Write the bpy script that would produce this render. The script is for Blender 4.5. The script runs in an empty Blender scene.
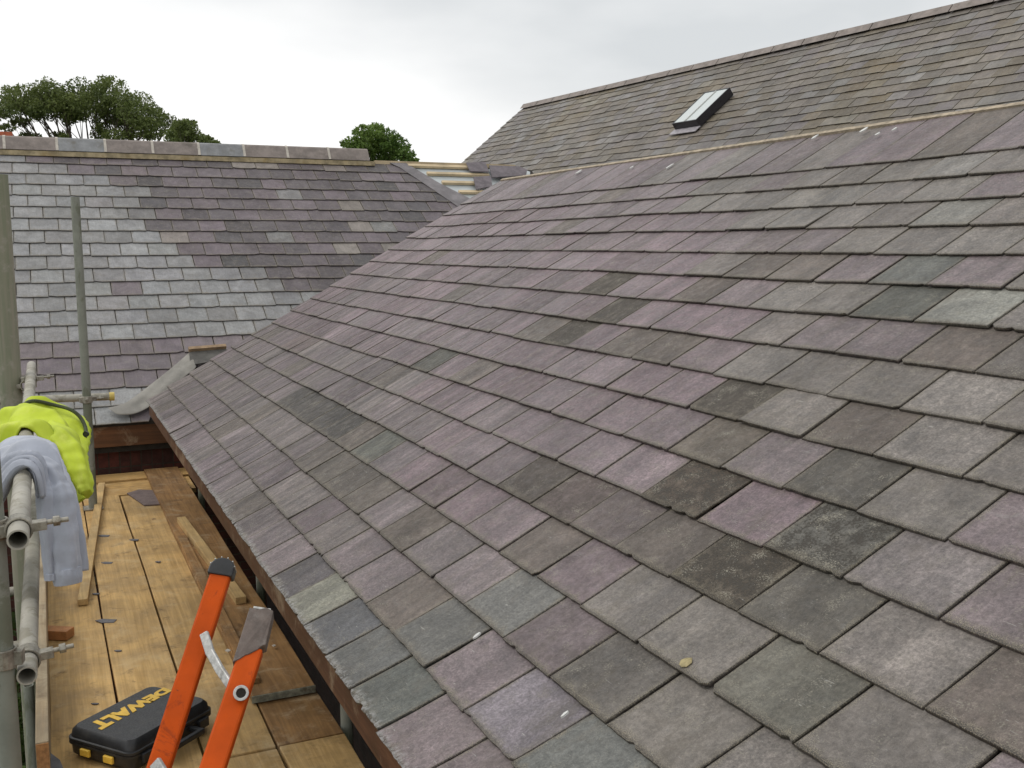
import bpy, bmesh, math, random
import numpy as np
from mathutils import Vector, Matrix, noise as mnoise
random.seed(7)
C = bpy.data.collections.new('roof scene'); bpy.context.scene.collection.children.link(C)
sc = bpy.context.scene
V = Vector
R = math.radians

# ---------------------------------------------------------------- camera
F, PIT, ROL, YAW = 1028.73, .13369, -.00313, .42735
fwd = V((math.sin(YAW)*math.cos(PIT), math.cos(YAW)*math.cos(PIT), -math.sin(PIT)))
rt0 = V((math.cos(YAW), -math.sin(YAW), 0)); up0 = rt0.cross(fwd)
rt = rt0*math.cos(ROL)+up0*math.sin(ROL); upv = up0*math.cos(ROL)-rt0*math.sin(ROL)
cam = bpy.data.cameras.new('camera'); co = bpy.data.objects.new('camera', cam)
sc.collection.objects.link(co); sc.camera = co
cam.sensor_width = 36; cam.lens = F/1024*36; cam.clip_start = .05; cam.clip_end = 3000
M = Matrix((rt, upv, -fwd)).transposed().to_4x4(); co.matrix_world = M

def ray(x, y): return fwd + rt*((x-512)/F) - upv*((y-384)/F)
def at(x, y, d): return ray(x, y)*d
def proj(P):
    d = P.dot(fwd); return 512+F*P.dot(rt)/d, 384-F*P.dot(upv)/d
def onz(x, y, z): r = ray(x, y); return r*(z/r.z)
def ony(x, y, Y): r = ray(x, y); return r*(Y/r.y)

# ---------------------------------------------------------------- mesh helpers
class MB:
    def __init__(s): s.v = []; s.f = []
    def add(s, vs, fs):
        o = len(s.v); s.v += [tuple(p) for p in vs]; s.f += [tuple(i+o for i in f) for f in fs]; return s
    def box(s, c, sx, sy, sz, X=V((1,0,0)), Y=V((0,1,0)), Z=V((0,0,1))):
        c = V(c); vs = [c+X*(a*sx/2)+Y*(b*sy/2)+Z*(d*sz/2) for a in (-1,1) for b in (-1,1) for d in (-1,1)]
        return s.add(vs, [(0,1,3,2),(4,6,7,5),(0,4,5,1),(2,3,7,6),(0,2,6,4),(1,5,7,3)])
    def beam(s, a, b, w, h, up=V((0,0,1))):
        a = V(a); b = V(b); d = b-a; L = d.length; d.normalize(); sd = d.cross(up).normalized(); u = sd.cross(d)
        return s.box((a+b)/2, w, L, h, sd, d, u)
    def tube(s, a, b, r, n=20, r_in=None, r2=None):
        a = V(a); b = V(b); d = (b-a).normalized(); t = V((0,0,1)) if abs(d.z) < .9 else V((1,0,0))
        x = d.cross(t).normalized(); y = d.cross(x); r2 = r2 or r
        ring = lambda p, q: [p+x*q*math.cos(2*math.pi*i/n)+y*q*math.sin(2*math.pi*i/n) for i in range(n)]
        if r_in is None:
            s.add(ring(a,r)+ring(b,r2), [(i,(i+1)%n,n+(i+1)%n,n+i) for i in range(n)]+[tuple(range(n-1,-1,-1)), tuple(range(n,2*n))])
        else:
            vs = ring(a,r)+ring(b,r)+ring(b,r_in)+ring(a,r_in); fs = []
            for k in range(4):
                for i in range(n):
                    j = (i+1)%n; fs.append((k*n+i, k*n+j, ((k+1)%4)*n+j, ((k+1)%4)*n+i))
            s.add(vs, fs)
        return s
    def prism(s, pts, off):   # polygon + offset vector
        n = len(pts); off = V(off); vs = [V(p) for p in pts]+[V(p)+off for p in pts]
        return s.add(vs, [tuple(range(n-1,-1,-1)), tuple(range(n,2*n))]+[(i,(i+1)%n,n+(i+1)%n,n+i) for i in range(n)])
    def build(s, name, mat=None, parent=None, bevel=0, smooth=False):
        me = bpy.data.meshes.new(name); me.from_pydata(s.v, [], s.f)
        bm = bmesh.new(); bm.from_mesh(me); bmesh.ops.recalc_face_normals(bm, faces=bm.faces); bm.to_mesh(me); bm.free()
        o = bpy.data.objects.new(name, me); C.objects.link(o)
        if mat: me.materials.append(mat)
        if parent: o.parent = parent; o.matrix_parent_inverse = Matrix.Translation(-parent.location)
        if bevel:
            m = o.modifiers.new('bevel','BEVEL'); m.width = bevel; m.segments = 2; m.limit_method = 'ANGLE'
        if smooth:
            for p in me.polygons: p.use_smooth = True
            me.set_sharp_from_angle(angle=R(40))
        return o
def tag(o, label=None, cat=None, group=None, kind=None):
    if label: o['label'] = label
    if cat: o['category'] = cat
    if group: o['group'] = group
    if kind: o['kind'] = kind
    return o
def empty(name, loc, label, cat, group=None):
    o = bpy.data.objects.new(name, None); C.objects.link(o); o.location = V(loc); o.empty_display_size = .1
    bpy.context.view_layer.update()
    return tag(o, label, cat, group)

# ---------------------------------------------------------------- materials
class NT:
    def __init__(s, name):
        s.m = bpy.data.materials.new(name); s.m.use_nodes = True; s.t = s.m.node_tree; s.b = s.t.nodes['Principled BSDF']
    def n(s, typ, **kw):
        nd = s.t.nodes.new(typ)
        for k, v in kw.items():
            if k.startswith('i_'):
                key = k[2:]; key = int(key) if key.isdigit() else key.replace('_',' ')
                s.set(nd.inputs[key], v)
            else: setattr(nd, k, v)
        return nd
    def set(s, inp, v):
        if isinstance(v, bpy.types.NodeSocket): s.t.links.new(v, inp)
        elif isinstance(v, bpy.types.Node): s.t.links.new(v.outputs[0], inp)
        else: inp.default_value = v
    def noise(s, vec, scale, detail=4, rough=.55, dist=0):
        nd = s.n('ShaderNodeTexNoise'); s.set(nd.inputs['Vector'], vec)
        nd.inputs['Scale'].default_value = scale; nd.inputs['Detail'].default_value = detail
        nd.inputs['Roughness'].default_value = rough; nd.inputs['Distortion'].default_value = dist
        return nd.outputs['Fac']
    def ramp(s, fac, a, b, va=0., vb=1.):
        nd = s.n('ShaderNodeMapRange', interpolation_type='SMOOTHSTEP'); s.set(nd.inputs[0], fac)
        for i, v in enumerate((a, b, va, vb)): nd.inputs[i+1].default_value = v
        return nd.outputs[0]
    def math(s, op, a, b=None):
        nd = s.n('ShaderNodeMath', operation=op); s.set(nd.inputs[0], a)
        if b is not None: s.set(nd.inputs[1], b)
        return nd.outputs[0]
    def mix(s, fac, a, b, mode='MIX'):
        nd = s.n('ShaderNodeMix', data_type='RGBA', blend_type=mode)
        s.set(nd.inputs[0], fac); s.set(nd.inputs[6], a if not isinstance(a, tuple) else (*a[:3],1)); s.set(nd.inputs[7], b if not isinstance(b, tuple) else (*b[:3],1))
        return nd.outputs[2]
    def grey(s, v):   # value socket to colour multiplier
        nd = s.n('ShaderNodeCombineColor'); [s.set(nd.inputs[i], v) for i in range(3)]; return nd.outputs[0]
    def mapping(s, vec, scale=(1,1,1), loc=(0,0,0), rot=(0,0,0)):
        nd = s.n('ShaderNodeMapping'); s.set(nd.inputs[0], vec); nd.inputs['Scale'].default_value = scale; nd.inputs['Location'].default_value = loc; nd.inputs['Rotation'].default_value = rot
        return nd.outputs[0]
    def bump(s, h, strength=.5, dist=.01, normal=None):
        nd = s.n('ShaderNodeBump'); s.set(nd.inputs['Height'], h); nd.inputs['Strength'].default_value = strength; nd.inputs['Distance'].default_value = dist
        if normal: s.set(nd.inputs['Normal'], normal)
        return nd.outputs[0]
    def out(s, col=None, rough=None, normal=None, **kw):
        if col is not None: s.set(s.b.inputs['Base Color'], (*col,1) if isinstance(col, tuple) else col)
        if rough is not None: s.set(s.b.inputs['Roughness'], rough)
        if normal is not None: s.set(s.b.inputs['Normal'], normal)
        for k, v in kw.items(): s.set(s.b.inputs[k.replace('_',' ')], v)
        return s.m

def basic(name, col, rough=.6, var=.25, scale=20, bump=.15, bd=.004, dirt=None, metallic=0., spec=.5):
    t = NT(name); tc = t.n('ShaderNodeTexCoord').outputs['Object']
    n1 = t.noise(tc, scale, 6, .6); n2 = t.noise(tc, scale*7, 3)
    c = t.mix(1., col, t.grey(t.ramp(n1, .3, .7, 1-var, 1+var)), 'MULTIPLY')
    if dirt: c = t.mix(t.ramp(t.noise(tc, scale*.6, 8, .7), .5, .72), c, dirt)
    return t.out(c, t.ramp(n2, .3, .7, max(0,rough-.1), min(1,rough+.1)), t.bump(t.math('ADD', n1, t.math('MULTIPLY', n2, .4)), bump, bd), Metallic=metallic, Specular_IOR_Level=spec)

def slate_mat(name, near=True, kind='main'):
    t = NT(name); uv = t.n('ShaderNodeUVMap', uv_map='wear').outputs[0]; lo = t.n('ShaderNodeUVMap', uv_map='edge').outputs[0]
    at_ = t.n('ShaderNodeAttribute', attribute_name='tone'); col = at_.outputs['Color']; moss = at_.outputs['Alpha']
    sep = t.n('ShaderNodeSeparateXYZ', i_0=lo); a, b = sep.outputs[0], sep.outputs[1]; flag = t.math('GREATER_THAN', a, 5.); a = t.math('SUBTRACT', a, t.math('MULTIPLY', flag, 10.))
    big = t.noise(uv, 7, 7, .62, .6); med = t.noise(uv, 26, 6, .65); fine = t.noise(uv, 150, 4, .7); sm_ = t.noise(t.mapping(uv, loc=(3,3,0)), 62, 5, .7, .4); grit = t.noise(uv, 420, 2, .6)
    streak = t.noise(t.mapping(uv, (60, 9, 1), rot=(0,0,.25)), 1, 5, .6, .4)
    c = t.mix(1., col, t.grey(t.ramp(big, .25, .75, .72, 1.14)), 'MULTIPLY')
    c = t.mix(1., c, t.grey(t.ramp(streak, .25, .75, .90, 1.08)), 'MULTIPLY')
    c = t.mix(1., c, t.grey(t.ramp(med, .25, .75, *((.78, 1.18) if kind == 'main' else (.86, 1.12)))), 'MULTIPLY')
    c = t.mix(1., c, t.grey(t.ramp(sm_, .32, .68, *((.76, 1.2) if kind == 'main' else (.9, 1.08)))), 'MULTIPLY')
    c = t.mix(1., c, t.grey(t.ramp(fine, .32, .68, *((.72, 1.3) if kind == 'main' else (.88, 1.12)))), 'MULTIPLY')
    c = t.mix(1., c, t.grey(t.ramp(grit, .25, .75, .84, 1.16)), 'MULTIPLY')
    tco = t.n('ShaderNodeTexCoord').outputs['Object']; so_ = t.n('ShaderNodeSeparateXYZ', i_0=tco)
    if kind == 'main':
        run = t.noise(t.mapping(tco, (1.1, 9, 1.1)), 1, 6, .65, .3); run2 = t.noise(t.mapping(tco, (2.2, 30, 2.2)), 1, 5, .7, .3); blot = t.noise(tco, 1.6, 8, .7, .5)
        zone = t.math('MULTIPLY', t.ramp(so_.outputs[1], 2.6, 5.), t.ramp(so_.outputs[2], .0, -.6))
        c = t.mix(1., c, t.grey(t.ramp(run, .38, .66, 1.04, .76)), 'MULTIPLY'); c = t.mix(1., c, t.grey(t.ramp(blot, .4, .68, 1.07, .8)), 'MULTIPLY')
        c = t.mix(t.math('MULTIPLY', zone, .9), c, t.mix(1., c, t.grey(t.ramp(run2, .36, .64, 1.16, .45)), 'MULTIPLY'))
        c = t.mix(t.math('MULTIPLY', t.ramp(t.noise(t.mapping(tco, (1.6,5,1.6), (5,2,8)), 1, 8, .75, .4), .54, .7), .5), c, (.10,.085,.062))
    elif kind == 'left':
        blot = t.noise(t.mapping(tco, (1.6,1.6,1.6), (2,2,2)), 1, 8, .72, .5); zone = t.math('MULTIPLY', t.ramp(t.math('ADD', t.math('MULTIPLY', so_.outputs[2], 1.5), so_.outputs[0]), .9, 1.6), t.ramp(so_.outputs[0], 2.7, 4.2, 1., .25))
        c = t.mix(t.math('MULTIPLY', zone, t.ramp(blot, .42, .62, .0, .7)), c, t.mix(1., c, (.64,.62,.64), 'MULTIPLY'))
        wd = t.ramp(t.noise(tco, 38, 4, .7), .64, .7); c = t.mix(t.math('MULTIPLY', t.math('MULTIPLY', wd, zone), .5), c, (.36,.35,.32))
    else:
        c = t.mix(1., c, t.grey(t.ramp(t.noise(tco, 1.3, 8, .7, .4), .35, .68, 1.12, .8)), 'MULTIPLY')
        c = t.mix(t.math('MULTIPLY', t.ramp(t.noise(t.mapping(tco, loc=(6,2,1)), 2.1, 8, .75, .4), .54, .7), .3), c, (.15,.13,.075))
    # warm film of dust and green-brown algae in blotches
    c = t.mix(t.math('MULTIPLY', t.ramp(t.noise(t.mapping(uv, loc=(9,3,0)), 11, 7, .7, .3), .5, .68), .30), c, (.14,.119,.094))
    # whitish mineral bloom and scratches
    bl = t.math('MULTIPLY', t.ramp(t.noise(t.mapping(uv, (10,24,1), (4,7,0), (0,0,.6)), 1, 9, .75, 1.2), .58, .74), t.ramp(t.noise(t.mapping(uv, loc=(31,3,0)), 3.5, 2), .45, .6))
    c = t.mix(t.math('MULTIPLY', bl, .42), c, (.36,.35,.33))
    sc1 = t.ramp(t.noise(t.mapping(uv, (22,240,1), (3,8,0), (0,0,.9)), 1, 3, .5, .8), .68, .74)
    c = t.mix(t.math('MULTIPLY', t.math('MULTIPLY', sc1, t.ramp(t.noise(t.mapping(uv, loc=(1,17,0)), 5, 2), .42, .54)), .7), c, (.42,.41,.38))
    # lichen and moss grains where alpha is high
    mm = t.math('MULTIPLY', moss, t.ramp(t.math('ADD', t.math('MULTIPLY', fine, .6), t.math('MULTIPLY', med, .5)), .5, .62))
    c = t.mix(mm, c, (.05,.043,.034))
    lm = t.math('MULTIPLY', t.math('ADD', t.math('MULTIPLY', moss, .9), .42), t.ramp(t.math('ADD', t.math('MULTIPLY', t.noise(t.mapping(uv, loc=(2,9,0)), 210, 4, .7), .7), t.math('MULTIPLY', t.noise(t.mapping(uv, loc=(5,9,0)), 16, 3), .42)), .62, .7))
    c = t.mix(lm, c, (.27,.25,.2))
    # ragged grit along the tail and the sides of each slate
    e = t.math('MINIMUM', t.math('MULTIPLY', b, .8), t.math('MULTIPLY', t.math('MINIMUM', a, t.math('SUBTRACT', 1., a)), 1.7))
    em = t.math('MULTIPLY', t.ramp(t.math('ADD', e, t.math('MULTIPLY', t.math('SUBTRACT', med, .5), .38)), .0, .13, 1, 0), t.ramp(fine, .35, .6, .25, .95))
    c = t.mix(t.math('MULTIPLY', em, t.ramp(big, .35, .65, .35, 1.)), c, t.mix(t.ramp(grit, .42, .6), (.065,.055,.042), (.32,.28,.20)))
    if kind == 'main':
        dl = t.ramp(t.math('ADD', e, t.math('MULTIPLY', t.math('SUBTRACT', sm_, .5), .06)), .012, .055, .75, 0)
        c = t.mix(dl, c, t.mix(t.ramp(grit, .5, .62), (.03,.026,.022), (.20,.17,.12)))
    fm = t.math('MULTIPLY', t.math('MULTIPLY', flag, t.ramp(t.math('ADD', b, t.math('MULTIPLY', t.math('SUBTRACT', streak, .5), .5)), .02, .16, 1, 0)), t.ramp(sm_, .42, .56))
    c = t.mix(t.math('MULTIPLY', fm, .42), c, (.42,.42,.42))
    h = t.math('ADD', t.math('ADD', t.math('MULTIPLY', med, .5), t.math('MULTIPLY', streak, .45)), t.math('ADD', t.math('MULTIPLY', fine, .2), t.math('MULTIPLY', mm, .25)))
    h = t.math('ADD', h, t.math('MULTIPLY', big, .8))
    return t.out(c, t.ramp(t.math('ADD', med, t.math('MULTIPLY', moss, .3)), .3, .8, .36, .72), t.bump(h, .8 if near else .3, .007), Specular_IOR_Level=.42)

def wood_mat(name, col, col2, stain=(.09,.055,.03), axis=1, sc_=1., rough=.74, st=.5):
    t = NT(name); tc = t.n('ShaderNodeTexCoord').outputs['Object']
    s = [26*sc_]*3; s[axis] = 1.3*sc_
    gr = t.noise(t.mapping(tc, tuple(s)), 1, 7, .65, .9); s2 = [110*sc_]*3; s2[axis] = 3*sc_
    fg = t.noise(t.mapping(tc, tuple(s2)), 1, 4, .6)
    bl = t.noise(tc, 2.6, 6, .65, .4); sp = t.noise(tc, 9, 7, .7, .3); kn = t.noise(t.mapping(tc, (14,5,14) if axis == 1 else (5,14,14)), 1, 2, .4)
    c = t.mix(t.ramp(gr, .3, .7), col, col2)
    c = t.mix(1., c, t.grey(t.ramp(fg, .25, .75, .88, 1.1)), 'MULTIPLY')
    c = t.mix(1., c, t.grey(t.ramp(bl, .3, .7, .72, 1.22)), 'MULTIPLY')
    c = t.mix(t.math('MULTIPLY', t.ramp(sp, .53, .75), st), c, stain)
    c = t.mix(t.math('MULTIPLY', t.ramp(t.noise(t.mapping(tc, loc=(7,1,3)), 5, 8, .75, .5), .5, .68), .5), c, t.mix(.5, col, (.6,.52,.36)))
    c = t.mix(t.ramp(kn, .76, .8, 0, .6), c, (.08,.035,.015))
    return t.out(c, t.ramp(bl, .3, .7, rough-.2, rough+.15), t.bump(t.math('ADD', gr, t.math('MULTIPLY', fg, .6)), .35, .003), Specular_IOR_Level=.35)

def brick_mat(name, c1, c2, mortar, sc_=1., axis='x', soldier=False):
    t = NT(name); tc = t.n('ShaderNodeTexCoord').outputs['Object']
    sep = t.n('ShaderNodeSeparateXYZ', i_0=tc); cb = t.n('ShaderNodeCombineXYZ', i_0=sep.outputs[0 if axis == 'x' else 1], i_1=sep.outputs[2])
    bt = t.n('ShaderNodeTexBrick', i_0=cb.outputs[0]); bt.inputs['Scale'].default_value = 1
    for k, v in (('Color1',(*c1,1)),('Color2',(*c2,1)),('Mortar',(*mortar,1)),('Brick Width',.225),('Row Height',.075),('Mortar Size',.006),('Mortar Smooth',.2)): bt.inputs[k].default_value = v
    if soldier: bt.inputs['Brick Width'].default_value = .085; bt.inputs['Row Height'].default_value = .26; bt.offset = 0
    c = t.mix(1., bt.outputs['Color'], t.grey(t.ramp(t.noise(tc, 12, 6, .65), .3, .7, .65, 1.25)), 'MULTIPLY')
    return t.out(c, .85, t.bump(t.math('SUBTRACT', t.noise(tc, 60, 4), t.math('MULTIPLY', bt.outputs['Fac'], 1.5)), .5, .006))

MAT = {}
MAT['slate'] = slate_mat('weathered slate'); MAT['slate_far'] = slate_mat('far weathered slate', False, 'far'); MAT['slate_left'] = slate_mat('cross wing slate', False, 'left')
MAT['board'] = wood_mat('scaffold board timber', (.55,.36,.15), (.42,.265,.10), st=.72)
MAT['board2'] = wood_mat('darker scaffold board timber', (.33,.185,.07), (.21,.11,.04), st=.6)
MAT['boardx'] = wood_mat('cross board timber', (.56,.35,.13), (.42,.25,.085), axis=0)
MAT['batten'] = wood_mat('new batten timber', (.52,.36,.16), (.40,.26,.11), st=.15, axis=1)
MAT['battenx'] = wood_mat('new roof batten timber', (.62,.51,.34), (.52,.41,.26), st=.1, axis=0)
MAT['fascia'] = wood_mat('fascia timber', (.12,.055,.026), (.075,.033,.016), st=.4)
MAT['fasciax'] = wood_mat('fascia timber across', (.16,.07,.03), (.10,.045,.02), axis=0, st=.4)
MAT['galv'] = basic('weathered galvanised tube', (.40,.38,.325), .5, .22, 14, .12, .002, dirt=(.22,.20,.155), metallic=.25)
MAT['galv2'] = basic('dull green grey tube', (.24,.25,.21), .6, .25, 12, .15, .002, dirt=(.13,.14,.10), metallic=.2)
MAT['steel'] = basic('forged coupler steel', (.33,.31,.26), .5, .35, 30, .3, .003, dirt=(.12,.09,.06), metallic=.5)
MAT['lead'] = basic('lead sheet', (.27,.255,.225), .5, .18, 6, .4, .010, dirt=(.20,.185,.155), metallic=.15)
MAT['felt'] = basic('pale breather felt', (.52,.56,.57), .7, .06, 8, .2, .01)
MAT['dark'] = basic('dark timber and painted shade', (.03,.025,.02), .9)
MAT['mortar'] = basic('ridge mortar', (.30,.245,.15), .9, .35, 12, .4, .006, dirt=(.26,.19,.085))
MAT['mortarw'] = basic('pale pointing mortar', (.50,.46,.40), .9, .15, 25, .4, .006)
MAT['ridge'] = basic('grey brown ridge tile', (.235,.20,.180), .75, .22, 9, .3, .006, dirt=(.14,.12,.10))
MAT['ridge2'] = basic('blue grey ridge tile', (.24,.245,.25), .7, .18, 9, .3, .006, dirt=(.17,.16,.14))
MAT['brick'] = brick_mat('dark red brick', (.075,.020,.012), (.05,.018,.012), (.07,.048,.03))  # colour darkened so the shaded gap between boards and fascia reads black
MAT['soldier'] = brick_mat('dark red brick on end', (.11,.025,.014), (.055,.018,.012), (.05,.032,.02), soldier=True)
MAT['bricky'] = brick_mat('red brick', (.24,.09,.05), (.18,.07,.04), (.26,.22,.17), axis='y')
MAT['orange'] = basic('orange ladder paint', (.72,.105,.006), .5, .1, 18, .08, .002, dirt=(.42,.065,.01), spec=.35)
def worn(name, col, rough, marks, metallic=0.):
    t = NT(name); tc = t.n('ShaderNodeTexCoord').outputs['Object']; c = t.mix(1., col, t.grey(t.ramp(t.noise(tc,8,5,.6),.3,.7,.86,1.1)), 'MULTIPLY')
    for k, (mc, sc0, th_, st_) in enumerate(marks):
        c = t.mix(t.math('MULTIPLY', t.ramp(t.noise(t.mapping(tc, (1,1,.45), (k*5,k,2)), sc0, 8, .75, .6), th_, th_+.06), st_), c, mc)
    return t.out(c, t.ramp(t.noise(tc,30,4),.3,.7,rough-.12,rough+.15), t.bump(t.noise(tc,60,5,.7), .12, .002), Metallic=metallic, Specular_IOR_Level=.4)
MAT['orange'] = worn('scuffed orange ladder paint', (.52,.075,.006), .5, [((.24,.04,.012),9,.58,.6),((.06,.04,.03),24,.66,.8),((.50,.15,.05),34,.70,.5)])
MAT['orange'].node_tree.nodes['Principled BSDF'].inputs['Specular IOR Level'].default_value = .12
MAT['galv'] = worn('old galvanised tube', (.40,.38,.325), .55, [((.24,.22,.165),5,.5,.7),((.30,.16,.08),11,.62,.7),((.58,.56,.50),30,.62,.7),((.10,.09,.07),40,.66,.7)], .2)
MAT['galv2'] = worn('dull green grey tube', (.25,.26,.22), .6, [((.14,.15,.10),5,.5,.7),((.22,.12,.06),12,.63,.6),((.42,.41,.36),30,.63,.6)], .15)
MAT['black'] = basic('black plastic', (.017,.018,.02), .42, .3, 25, .1, .002, dirt=(.04,.038,.034))
MAT['worn'] = basic('worn grey brown metal', (.13,.10,.085), .6, .25, 35, .2, .002, dirt=(.20,.17,.15))
MAT['alu'] = basic('scuffed aluminium', (.50,.50,.48), .45, .2, 60, .2, .002, metallic=.4, dirt=(.22,.21,.19))
MAT['yellow'] = basic('yellow print', (.75,.47,.06), .5, .1, 30, .05, .001)
MAT['cap'] = basic('yellow end cap', (.62,.47,.12), .5, .1)
MAT['pot'] = basic('terracotta', (.45,.12,.06), .8, .2)
MAT['frame'] = basic('black window frame', (.02,.018,.022), .35, .1)

# ---------------------------------------------------------------- slates
class Slates:
    def __init__(s): s.v = []; s.f = []; s.uv = []; s.ed = []; s.tone = []
    def slate(s, outline, mapf, loc, tone, seed, th, tilt, bev=.003, clean=False):
        """outline: list of (u,s); mapf(u,s,h)->Vector; loc(u,s)->(a,b)"""
        n = len(outline); o = len(s.v); cu = sum(p[0] for p in outline)/n; cs = sum(p[1] for p in outline)/n
        ring = []
        if clean:
            lv = ((0,0.,1.), (1,0.,1.))
        else: lv = ((0,0.,1.), (.62,0.,1.), (1,bev,1.))
        W = max(p[0] for p in outline)-min(p[0] for p in outline); Hh = max(p[1] for p in outline)-min(p[1] for p in outline)
        for h, ins, _ in lv:
            for (u, q) in outline:
                uu = u-(u-cu)/(W/2)*ins; qq = q-(q-cs)/(Hh/2)*ins
                s.v.append(tuple(mapf(uu, qq, h*th+tilt(uu, qq)))); ring.append((uu, qq))
        K = len(lv); rx, ry = seed
        shade_tone = (tone[0]*.35, tone[1]*.33, tone[2]*.31, 0.)  # edge faces coloured darker, painting in the shadow line at each slate tail
        def addf(idx, fl=False):
            s.f.append(tuple(o+i for i in idx))
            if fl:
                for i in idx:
                    u, q = ring[i]; s.uv.append((u+rx, q+ry)); s.ed.append((.5,.9)); s.tone.append(shade_tone)
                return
            for i in idx:
                u, q = ring[i]; s.uv.append((u+rx, q+ry)); s.ed.append(loc(u, q)); s.tone.append(tone)
        for k in range(K-1):
            for i in range(n):
                j = (i+1)%n; addf((k*n+i, k*n+j, (k+1)*n+j, (k+1)*n+i), k == 0)
        addf(tuple((K-1)*n+i for i in range(n)))
    def build(s, name, mat, parent):
        me = bpy.data.meshes.new(name); me.from_pydata(s.v, [], s.f); me.materials.append(mat)
        u1 = me.uv_layers.new(name='wear'); u2 = me.uv_layers.new(name='edge')
        u1.data.foreach_set('uv', np.array(s.uv, dtype=np.float32).ravel()); u2.data.foreach_set('uv', np.array(s.ed, dtype=np.float32).ravel())
        ca = me.color_attributes.new('tone', 'FLOAT_COLOR', 'CORNER'); ca.data.foreach_set('color', np.array(s.tone, dtype=np.float32).ravel())
        o = bpy.data.objects.new(name, me); C.objects.link(o)
        if parent: o.parent = parent; o.matrix_parent_inverse = Matrix.Translation(-parent.location)
        return o
def outline(u0, u1, t, hd, rg=.002, nb=9, ns=5, chip=.35, uh0=None, uh1=None):
    """ragged slate outline, tail at s=t, head at s=hd; counter-clockwise"""
    uh0 = u0 if uh0 is None else uh0; uh1 = u1 if uh1 is None else uh1
    pts = []; ph = random.uniform(0, 9); wob = random.uniform(.1, .6)*rg; kk = random.uniform(-1,1)*rg*.8; nb = int(nb*1.8) if nb > 5 else nb
    c0 = random.uniform(.004, .018) if random.random() < chip else 0; c1 = random.uniform(.004, .018) if random.random() < chip else 0
    for i in range(nb+1):
        f = i/nb; y = t+math.sin(ph+f*5)*wob+kk*(f-.5)+random.uniform(-rg, rg)*.55
        if i == 0: y += c0
        if i == nb: y += c1
        if random.random() < .03: y += random.uniform(.003, .009)
        pts.append((u0+(u1-u0)*f+(random.uniform(-.3,.3)*rg if 0 < i < nb else 0), y))
    for i in range(1, ns+1):
        f = i/ns; pts.append((u1+(uh1-u1)*f+random.uniform(-.6,.3)*rg, t+(hd-t)*f))
    for i in range(ns-1+1, 0, -1):
        f = i/ns; pts.append((u0+(uh0-u0)*f+random.uniform(-.3,.6)*rg, t+(hd-t)*f))
    return pts

def srgb(r, g, b, k=1.):
    f = lambda c: (c/255/12.92 if c/255 <= .04045 else ((c/255+.055)/1.055)**2.4)*k
    return (f(r), f(g), f(b))
def jit(c, v=.12, h=.04):
    k = .94*(1+random.gauss(0, v)); return tuple(max(.01, x*k*(1+random.gauss(0, h))) for x in c)

# ================================================================= MAIN HOUSE
XE, ZE, PA = .69423, -1.20275, .52641
SK = [0.00474,0.19455,0.39438,0.58868,0.7823,0.97328,1.167,1.35928,1.54866,1.7458,1.94704,2.1493,2.34386,2.5417,2.73452,2.92633,3.11856]
SRIDGE = 3.575; WA, WT = .311, .508; G = .195; VERGE = 8.56
US = V((math.cos(PA),0,math.sin(PA))); UN = V((-math.sin(PA),0,math.cos(PA))); O1 = V((XE,0,ZE))
warp = lambda s: WA*WT*(1-math.exp(-max(s,-.1)/WT))
def und(y, s): return .010*mnoise.noise(V((y*.45, s*.7, 3.1)))+.005*mnoise.noise(V((y*1.6, s*1.7, 8)))
OFF = .022   # the fitted plane is the face of the slates
def m1(v, s, h):
    y = v-warp(s); return O1+US*s+V((0,1,0))*y+UN*(h-OFF+und(y, s))
def hit1(x, y):
    r = ray(x, y); return r*(O1.dot(UN)/r.dot(UN))
house = empty('slate_roofed_house', (2.2,3,-5.2), 'long house with the big purple grey slate roof sloping up from the scaffold boards', 'house')

JP = {1:(965.5,149.7),2:(865.5,178.5),3:(904,197),4:(805.5,226),5:(937,249),6:(928,281.5),7:(915.5,317),8:(838,349),9:(827,392),10:(875.5,450.5),11:(858,507.5),12:(843,575),13:(818,652.5),14:(636,640),15:(548,675),16:(426,665),17:(303.5,624)}
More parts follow.
